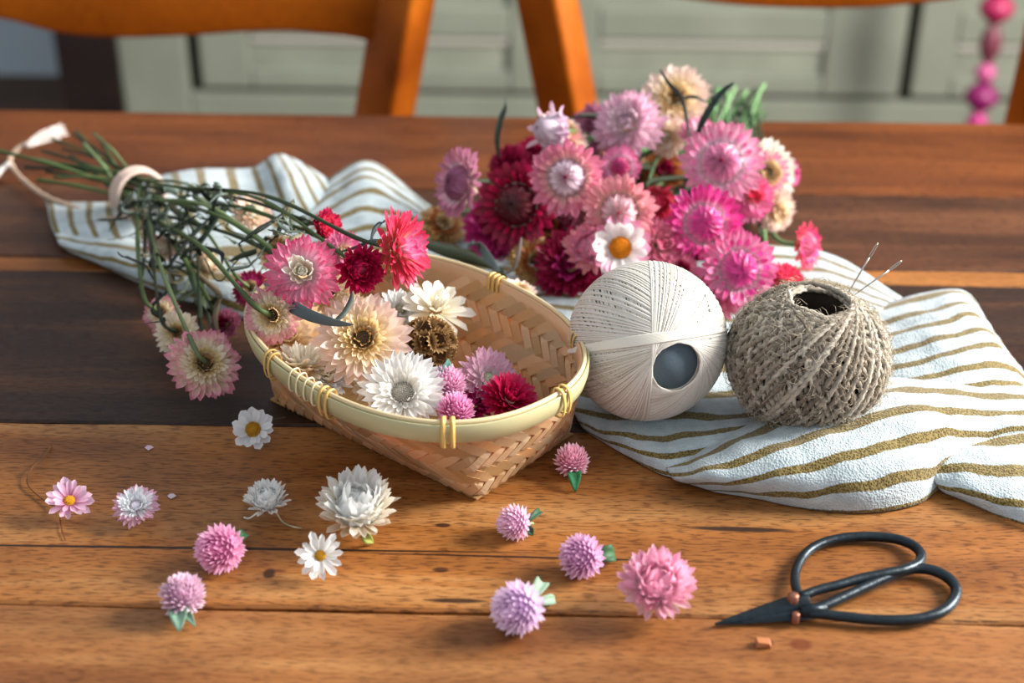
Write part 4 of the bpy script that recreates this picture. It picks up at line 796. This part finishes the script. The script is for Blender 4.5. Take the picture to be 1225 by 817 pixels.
# ---- the bunch on the right
GR = 'pink strawflowers of the bunch on the right'
Yb = .70
D1 = ('#f8dcea', '#ee6fae', '#7b1038'); DH = ('#f2b0d2', '#df3390', '#a00a56'); DL = ('#b98aa2', '#f0dbe8', '#8a1440'); DS = ('#d98a98', '#f1c9d0', '#b04a58')
RB = [  # px, py, R, kind, palette, normal, Y, second palette, dome colours, back, label
 (550, 219, 43, 'open', 'mauve', (-.75, .05, .6), .73, 'pinkwhite', ('#b87a92', '#b0608a', '#5a1030'), 'cream', 'dusky mauve-pink strawflower turned left, leftmost of the right bunch'),
 (657, 157, 34, 'bud', 'lilac', (-.7, .1, .65), .75, 'lilac', ('#b78ba8', '#e3cddc', '#5a1838'), 'mauve', 'closed lilac-white bud with dark mouth at the top left of the right bunch'),
 (676, 158, 34, 'under', 'creampink', (.5, .6, .5), .78, 'salmon', None, 'scale', 'peach and cream head with pink streaks just behind the closed lilac bud'),
 (678, 213, 46, 'open', 'rose', (-.12, -.05, 1), .715, 'salmon', DL, 'salmon', 'rose-pink strawflower with a shiny lilac-white closed dome, left of centre of the bunch'),
 (742, 200, 26, 'open', 'whitemag', (-.1, .1, 1), .76, 'whitemag', ('#f3a0bf', '#d42a78', '#8a1048'), 'salmon', 'small white and magenta strawflower between the rose-pink and the lilac-white ones'),
 (752, 150, 45, 'double', 'lilac', (-.35, .25, .8), .79, 'lilacwhite', None, 'cream', 'lilac-white many-petalled strawflower at the top of the bunch, left of the cream one'),
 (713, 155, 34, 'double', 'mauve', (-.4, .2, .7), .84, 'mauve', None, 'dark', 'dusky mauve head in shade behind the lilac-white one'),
 (808, 117, 42, 'under', 'creampink', (-.1, .25, 1), .83, 'peach', None, 'scale', 'cream strawflower with blush tips seen from its back, highest of the bunch'),
 (797, 163, 26, 'double', 'creampink', (-.2, -.4, .8), .81, 'ivory', None, 'scale', 'small cream head hanging just below the highest cream strawflower'),
 (836, 160, 24, 'double', 'pinkwhite', (0, .6, .7), .80, 'lilacwhite', None, 'scale', 'small pale pink and cream head peeping above the big pink-domed flower'),
 (863, 195, 51, 'open', 'pinkwhite', (-.15, .05, 1), .745, 'hotpale', ('#fde9f1', '#ee86b4', '#7b1038'), 'salmon', 'largest pale pink strawflower with a wide striped dome at the upper right of the bunch'),
 (741, 254, 46, 'open', 'salmon', (-.1, -.12, 1), .70, 'salmon', DS, 'peach', 'salmon-pink strawflower with a pearly closed dome in the middle of the bunch'),
 (843, 268, 47, 'open', 'hot', (.05, .02, 1), .705, 'hot', DH, 'hot', 'hot pink strawflower with white-based petals directly below the largest pale pink one'),
 (884, 322, 48, 'open', 'hotpale', (.1, -.05, 1), .685, 'hot', DH, 'hot', 'hot pink strawflower with whitish left petals just behind the jute ball'),
 (618, 245, 52, 'open', 'dark', (-.3, -.05, .9), .735, 'crimson', ('#5a0a20', '#5a0818', '#200308'), 'rust', 'dark crimson strawflower with a nearly black centre at the left of the bunch'),
 (612, 198, 28, 'double', 'dark', (-.2, .4, .8), .80, 'dark', None, 'rust', 'dark maroon head above the dark crimson flower'),
 (785, 242, 28, 'cup', 'coral', (.1, -.6, .8), .745, 'coral', None, 'coral', 'small coral strawflower hanging downward between the salmon and the hot pink ones'),
 (742, 297, 38, 'daisy', 'pinkwhite', (0, .1, 1), .685, 'white', ('#f0a01c', '#c06a08'), 'salmon', 'white and pink strawflower with an orange eye peeping over the cotton ball'),
 (706, 296, 34, 'cup', 'salmon', (-.3, .2, .9), .69, 'pinkwhite', None, 'salmon', 'pale pink half-open head with bead-like tips above the left of the cotton ball'),
 (788, 292, 32, 'double', 'rose', (.3, .1, .9), .70, 'rose', None, 'salmon', 'dusky rose head between the orange-eyed one and the lower hot pink ones'),
 (917, 207, 42, 'under', 'ivory', (.35, 0, .9), .78, 'pinkwhite', None, 'ivory', 'whitish strawflower half hidden behind the right of the largest pale pink one'),
 (940, 207, 22, 'double', 'whitemag', (.6, .1, .6), .80, 'magenta', None, 'coral', 'small hot pink head at the far right edge of the bunch, above the cream one'),
 (927, 252, 27, 'double', 'creampink', (.3, -.3, .8), .77, 'peach', None, 'scale', 'small cream and blush head on the right edge of the bunch, above the jute ball'),
 (964, 294, 30, 'open', 'coral', (.7, -.05, .55), .735, 'hot', ('#f0a0b0', '#e45888', '#a01040'), 'orangepink', 'coral and pink strawflower facing right on its own stem, rightmost of the bunch'),
 (592, 272, 40, 'double', 'magenta', (-.3, .1, .9), .765, 'magenta', None, 'rust', 'purplish magenta head in shade under the leftmost mauve-pink flower'),
 (530, 268, 30, 'under', 'tan', (.3, .4, .7), .775, 'rust', None, 'rust', 'brownish faded head low at the left end of the bunch'),
 (683, 318, 48, 'double', 'dark', (-.1, .1, 1), .715, 'magenta', None, 'dark', 'dark crimson-magenta strawflower low in the bunch, directly behind the cotton ball'),
 (640, 312, 33, 'under', 'tan', (.3, .1, .9), .72, 'rust', None, 'rust', 'tan head seen from its scaly back, between the basket and the dark magenta flower'),
 (596, 312, 32, 'double', 'hotpale', (-.2, .2, .9), .755, 'magenta', None, 'magenta', 'magenta head low behind the basket rim'),
 (938, 334, 26, 'double', 'coral', (.2, .7, .5), .70, 'coral', None, 'coral', 'coral head lying right behind the jute ball'),
 (813, 326, 26, 'double', 'rose', (.1, .3, .9), .69, 'dark', None, 'rust', 'dusky red head just right above the cotton ball'),
 (898, 236, 30, 'double', 'hotpale', (.2, .1, .9), .765, 'coral', None, 'salmon', 'pink head between the largest pale pink flower and the cream one on the right'),
 (793, 205, 28, 'double', 'rust', (.1, .2, .9), .83, 'dark', None, 'dark', 'rusty brown-red head deep between the upper flowers'),
 (858, 352, 34, 'double', 'rose', (-.1, .2, .9), .685, 'rose', None, 'salmon', 'dusky pink head low in the gap between the two balls'),
 (622, 347, 24, 'under', 'creampink', (.3, .75, .4), .665, 'creampink', None, 'scale', 'small cream and pink head lying against the outside of the back rim of the basket'),
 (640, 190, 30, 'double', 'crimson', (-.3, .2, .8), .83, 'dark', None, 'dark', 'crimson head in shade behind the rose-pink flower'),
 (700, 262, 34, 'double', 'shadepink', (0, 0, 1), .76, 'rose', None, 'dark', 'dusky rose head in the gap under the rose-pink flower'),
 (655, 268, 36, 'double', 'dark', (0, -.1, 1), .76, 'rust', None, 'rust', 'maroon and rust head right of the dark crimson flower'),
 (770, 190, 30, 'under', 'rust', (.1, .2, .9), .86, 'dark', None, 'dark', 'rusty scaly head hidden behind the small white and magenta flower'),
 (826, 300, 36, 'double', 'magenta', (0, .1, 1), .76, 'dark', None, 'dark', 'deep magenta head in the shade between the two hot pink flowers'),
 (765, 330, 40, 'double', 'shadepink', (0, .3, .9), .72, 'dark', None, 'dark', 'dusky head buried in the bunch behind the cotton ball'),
]
hub = aty(872, 178, .90); rnd = random.Random(3)
for (px, py, R, kd, pal, nr, Y, pal2, dc, back, lab) in RB:
    f = strawflower(px, py, R * 1.03, kd, pal, nr, lab, Y=Y, group=GR, pal2=pal2, dc=dc, back=back)
    p = f.location; n = cdir(*nr); Rr = f['R']
    c = hub + Vector((rnd.uniform(-.025, .03), rnd.uniform(-.01, .02), rnd.uniform(-.012, .012)))
    e = aty(rnd.uniform(842, 918), rnd.uniform(100, 140) + (20 if rnd.random() < .3 else 0), .985 + rnd.uniform(-.01, .01)); c = hub + Vector((rnd.uniform(-.018, .02), rnd.uniform(-.01, .02), rnd.uniform(-.012, .004)))
    a = p - n * Rr * .25; b_ = p - n * Rr * 1.1 + Vector((0, .02, -.004)); b_.z = max(b_.z, TZ + .006); mm = b_.lerp(c, .5) + Vector((0, 0, -.004)); mm.z = max(mm.z, TZ + .006)
    if py > 330 and px < 640: c = Vector((p.x - .05, p.y + .06, TZ + .006)); e = c + Vector((-.03, .02, 0)); mm = b_.lerp(c, .5)
    stem(f, [a, b_, mm, c, e], rnd.uniform(.0011, .0017), rnd.choice(['#4e7a45', '#3d5c34', '#66895a', '#2e3d26']))
    if rnd.random() < .5: leaf(f, [b_, b_.lerp(c, .2) + Vector((rnd.uniform(-.015, .015), 0, .012)), b_.lerp(c, .35) + Vector((rnd.uniform(-.02, .02), 0, .014))], .004, rnd.choice(['#3f5a35', '#2c3a28', '#55704a']))
    if 'highest' in lab:
        leaf(f, [aty(790, 84, .81), aty(800, 100, .80), aty(815, 118, .79), aty(822, 150, .78), aty(826, 168, .77)], .0022, '#39423c'); leaf(f, [aty(814, 118, .80), aty(830, 116, .80), aty(844, 122, .80)], .0018, '#4a4a3c')
    if 'largest pale' in lab: leaf(f, [aty(832, 168, .76), aty(840, 146, .755), aty(852, 125, .75), aty(866, 108, .75), aty(879, 98, .75)], .0034, '#46584e')
    if 'leftmost of' in lab: pass
    if 'maroon head above' in lab: leaf(f, [aty(597, 190, .80), aty(595, 166, .80), aty(600, 142, .80), aty(606, 128, .80), aty(605, 117, .80)], .0034, '#46554e')
    if 'low behind the basket' in lab:
        leaf(f, [aty(560, 296, .71), aty(575, 292, .71), aty(588, 312, .70), aty(602, 338, .69)], .006, '#8d9a9c'); leaf(f, [aty(602, 330, .69), aty(616, 322, .69), aty(622, 300, .69), aty(624, 284, .69)], .003, '#a59a94'); leaf(f, [aty(500, 288, .72), aty(530, 298, .71), aty(560, 308, .70), aty(590, 322, .69)], .007, '#4a5440')
# ---- the tied bunch on the left
GL = 'strawflowers of the tied bunch on the left'
tie = at(165, 232, .026)
LB = [
 (363, 327, 46, 'double', 'magwhite', (0, .15, 1), .078, 'ivory', None, 'whitemag', 'magenta-rimmed strawflower with a white heart, largest of the tied bunch'),
 (478, 297, 48, 'double', 'coral', (.85, .05, .4), .084, 'whitemag', None, 'rust', 'crimson-pink strawflower turned to the right over the back rim of the basket'),
 (431, 322, 32, 'cup', 'crimson', (.35, -.2, .85), .078, 'crimson', None, 'rust', 'half-open crimson bud with tan back scales hanging over the basket'),
 (391, 272, 24, 'cup', 'crimson', (.7, .2, .6), .075, 'coral', None, 'coral', 'small crimson head above the magenta-rimmed flower'),
 (409, 300, 25, 'double', 'whitemag', (.5, -.1, .8), .070, 'peach', None, 'salmon', 'small pale pink and peach head between crimson heads of the tied bunch'),
 (301, 256, 26, 'double', 'creampink', (.5, .4, .7), .050, 'ivory', None, 'scale', 'cream and blush head on the striped cloth above the crossing stems'),
 (326, 377, 37, 'under', 'creammag', (-.2, -.1, .9), .062, 'cream', None, 'scale', 'cream head with magenta tips draped over the left end of the basket rim'),
 (245, 435, 45, 'under', 'creammag', (.35, .3, .85), .026, 'cream', None, 'scale', 'large cream strawflower with pink tips hanging head down on the dark plank'),
 (212, 398, 28, 'under', 'cream', (0, .2, .9), .020, 'cream', None, 'scale', 'dull cream head just behind the large cream one on the dark plank'),
 (193, 374, 24, 'under', 'creammag', (-.2, .3, .9), .020, 'cream', None, 'scale', 'small cream and pink head, topmost of the three hanging on the dark plank'),
 (193, 296, 20, 'cup', 'creammag', (-.1, -.4, .9), .030, 'cream', None, 'scale', 'small peach and pink head below the twine knot on the cloth'),
 (247, 316, 20, 'bud', 'peach', (-.1, -.3, .9), .028, 'peach', ('#c9a27a', '#d8b48c', '#8a6a4a'), 'scale', 'small beige closed bud lying on the cloth under the stems'),
 (331, 302, 28, 'under', 'peach', (-.5, .3, .7), .058, 'tan', None, 'tan', 'tan scaly head just left behind the magenta-rimmed flower'),
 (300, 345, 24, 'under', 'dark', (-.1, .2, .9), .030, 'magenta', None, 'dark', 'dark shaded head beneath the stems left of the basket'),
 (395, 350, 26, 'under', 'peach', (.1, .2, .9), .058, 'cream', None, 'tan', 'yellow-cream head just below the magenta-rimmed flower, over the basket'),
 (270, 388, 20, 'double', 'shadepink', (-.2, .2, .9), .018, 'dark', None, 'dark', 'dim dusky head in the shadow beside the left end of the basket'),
]
ends = [(-20, 176), (50, 180), (62, 166), (87, 160), (92, 157), (112, 160), (120, 166), (40, 190), (55, 205), (70, 196), (30, 200), (75, 178), (100, 172), (64, 212), (84, 186), (45, 215)]
def wpt(px, py, z): return at(px, py, z)
for i, (px, py, R, kd, pal, nr, z, pal2, dc, back, lab) in enumerate(LB):
    f = strawflower(px, py, R * 1.03, kd, pal, nr, lab, z=z, group=GL, pal2=pal2, dc=dc, back=back)
    p = f.location; n = cdir(*nr); Rr = f['R']; a0 = rnd.random() * 6; ro = .0125 * math.sqrt(rnd.random())
    t = tie + Vector((.3 * ro * math.cos(a0), ro * math.cos(a0), ro * math.sin(a0))); ex, ey = ends[i]; e = at(ex, ey, .022 + .02 * rnd.random())
    sgn = 1 if kd == 'under' else -1; a = p + n * sgn * Rr * .1; b_ = p + n * sgn * Rr * (.45 if kd == 'under' else .8) + Vector((-.008, .006, .004)); b_.z = max(b_.z, TZ + .006)
    m1 = b_.lerp(t, .35) + Vector((rnd.uniform(-.004, .004), rnd.uniform(-.006, .006), .006 + rnd.uniform(0, .008))); m2 = b_.lerp(t, .75) + Vector((0, 0, .002 + rnd.uniform(0, .004)))
    stem(f, [a, b_, m1, m2, t, t.lerp(e, .5) + Vector((0, 0, .002)), e], rnd.uniform(.0008, .0014), rnd.choice(['#6a7a52', '#46572f', '#33402a', '#56683a', '#2b3322', '#3c4c38']), n=6)
    for k in range(5):
        q = b_.lerp(t, rnd.uniform(.05, .75)); q.z += .004; dv = lambda s_: Vector((rnd.uniform(-1, 1) * s_, rnd.uniform(-1, .6) * s_, rnd.uniform(-.9, .8) * s_)); q1 = q + dv(.010); q2 = q1 + dv(.012); q3 = q2 + dv(.012)
        for qq in (q1, q2, q3): qq.z = max(qq.z, TZ + .004)
        leaf(f, [q, q1, q2, q3], rnd.uniform(.0012, .0034), rnd.choice(['#7f8f80', '#8a8468', '#3e4a38', '#2b332b', '#55624a', '#6d7a72', '#252a26']))
    if 'largest of the tied' in lab:
        leaf(f, [at(318, 338, .065), at(330, 348, .066), at(345, 362, .066), at(372, 376, .068), at(400, 384, .070), at(424, 388, .070)], .0058, '#5f6c72'); leaf(f, [at(400, 384, .070), at(410, 374, .072), at(419, 358, .074), at(421, 348, .076)], .003, '#48524a')
    if 'turned to the right' in lab: leaf(f, [at(400, 302, .07), at(420, 296, .075), at(440, 288, .08), at(458, 287, .08)], .003, '#3c4c4c'); leaf(f, [at(443, 305, .08), at(446, 285, .082), at(452, 270, .084), at(462, 262, .086)], .0024, '#2e3a3e')
    if 'hanging head down' in lab:
        for c_, pp_ in (('#4c5940', [(210, 240, .034), (222, 300, .03), (232, 340, .026), (250, 380, .024), (255, 410, .028)]), ('#7a6a52', [(225, 318, .03), (245, 335, .028), (262, 352, .026), (258, 380, .026), (262, 405, .03)]), ('#3d4a38', [(235, 300, .034), (236, 350, .028), (240, 385, .026), (252, 408, .028)]), ('#5c6a4a', [(205, 262, .034), (214, 290, .032), (240, 330, .026), (245, 368, .02)])): leaf(f, [at(*q) for q in pp_], .0030, c_)
    if 'topmost of the three' in lab:
        for c_, pp_ in (('#323c2e', [(170, 250, .034), (172, 290, .024), (168, 330, .014), (164, 348, .01)]), ('#39452f', [(205, 300, .03), (206, 330, .02), (208, 360, .016), (205, 380, .018)]), ('#2d3428', [(212, 340, .02), (206, 355, .016), (210, 375, .016)])): leaf(f, [at(*q) for q in pp_], .0030, c_)
    if 'above the crossing' in lab: leaf(f, [at(290, 240, .05), at(272, 250, .052), at(256, 272, .05), at(244, 288, .046), at(228, 300, .04)], .0036, '#5f7560'); leaf(f, [at(238, 262, .045), at(258, 262, .047), at(278, 240, .052), at(292, 240, .052)], .003, '#46584a')
# twine round the stems
tw = empty('twine_tie', tie, 'pale pinkish string tied round the stems of the left bunch, frayed end trailing left', 'string')
pd = (at(85, 172, .03) - at(240, 270, .03)).normalized(); fr = frame_from(pd); pp = []; cs = []
for k in range(4):
    P = [fr @ Vector((.0150 * math.cos(a / 24 * 2 * PI), .0150 * math.sin(a / 24 * 2 * PI), (k - 1.5) * .0024 + .0008 * math.sin(a * .3))) for a in range(24)]
    v, f_ = tube_np(P, .0016, 8, True, .2, 900); pp.append((v, f_))
v, f_ = merge(pp); link('wound_turns', mesh('wound_turns', v, f_, M_TWINE, True, [h('#cbb3a6')] * len(v)), tw)
P = catmull([q - tie for q in [at(163, 250, .02), at(130, 262, .012), at(95, 250, .008), at(55, 235, .006), at(25, 212, .006), at(12, 192, .010), at(22, 178, .016), at(45, 168, .018), at(68, 160, .018)]], 8)
v, f_ = tube_np(P, np.linspace(.0011, .0022, len(P)), 8, False, .2, 900); link('loose_end', mesh('loose_end', v, f_, M_TWINE, True, [h('#bfa48f')] * len(v)), tw)
P = catmull([q - tie for q in [at(12, 195, .010), at(0, 205, .006), at(-14, 222, .004)]], 6); v, f_ = tube_np(P, .002, 8); link('loose_end', mesh('loose_end', v, f_, M_TWINE, True, [h('#e3dcd4')] * len(v)), tw)
pp = []
for k in range(60):
    a = Vector((rnd.gauss(0, .0016), rnd.gauss(0, .0016), rnd.gauss(0, .0012))); Q = [at(34, 174, .018), at(50, 166, .0185), at(70 + rnd.uniform(-6, 5), 159 + rnd.uniform(-4, 4), .0185)]
    Q = [Q[0] - tie + a * .6, Q[1] - tie + a * 1.3, Q[2] - tie + a * 1.8]; pp.append(tube_np(catmull(Q, 4), .00045, 4))
v, f_ = merge(pp); link('frayed_tip', mesh('frayed_tip', v, f_, M_TWINE, True, [h('#dccfc8')] * len(v)), tw)
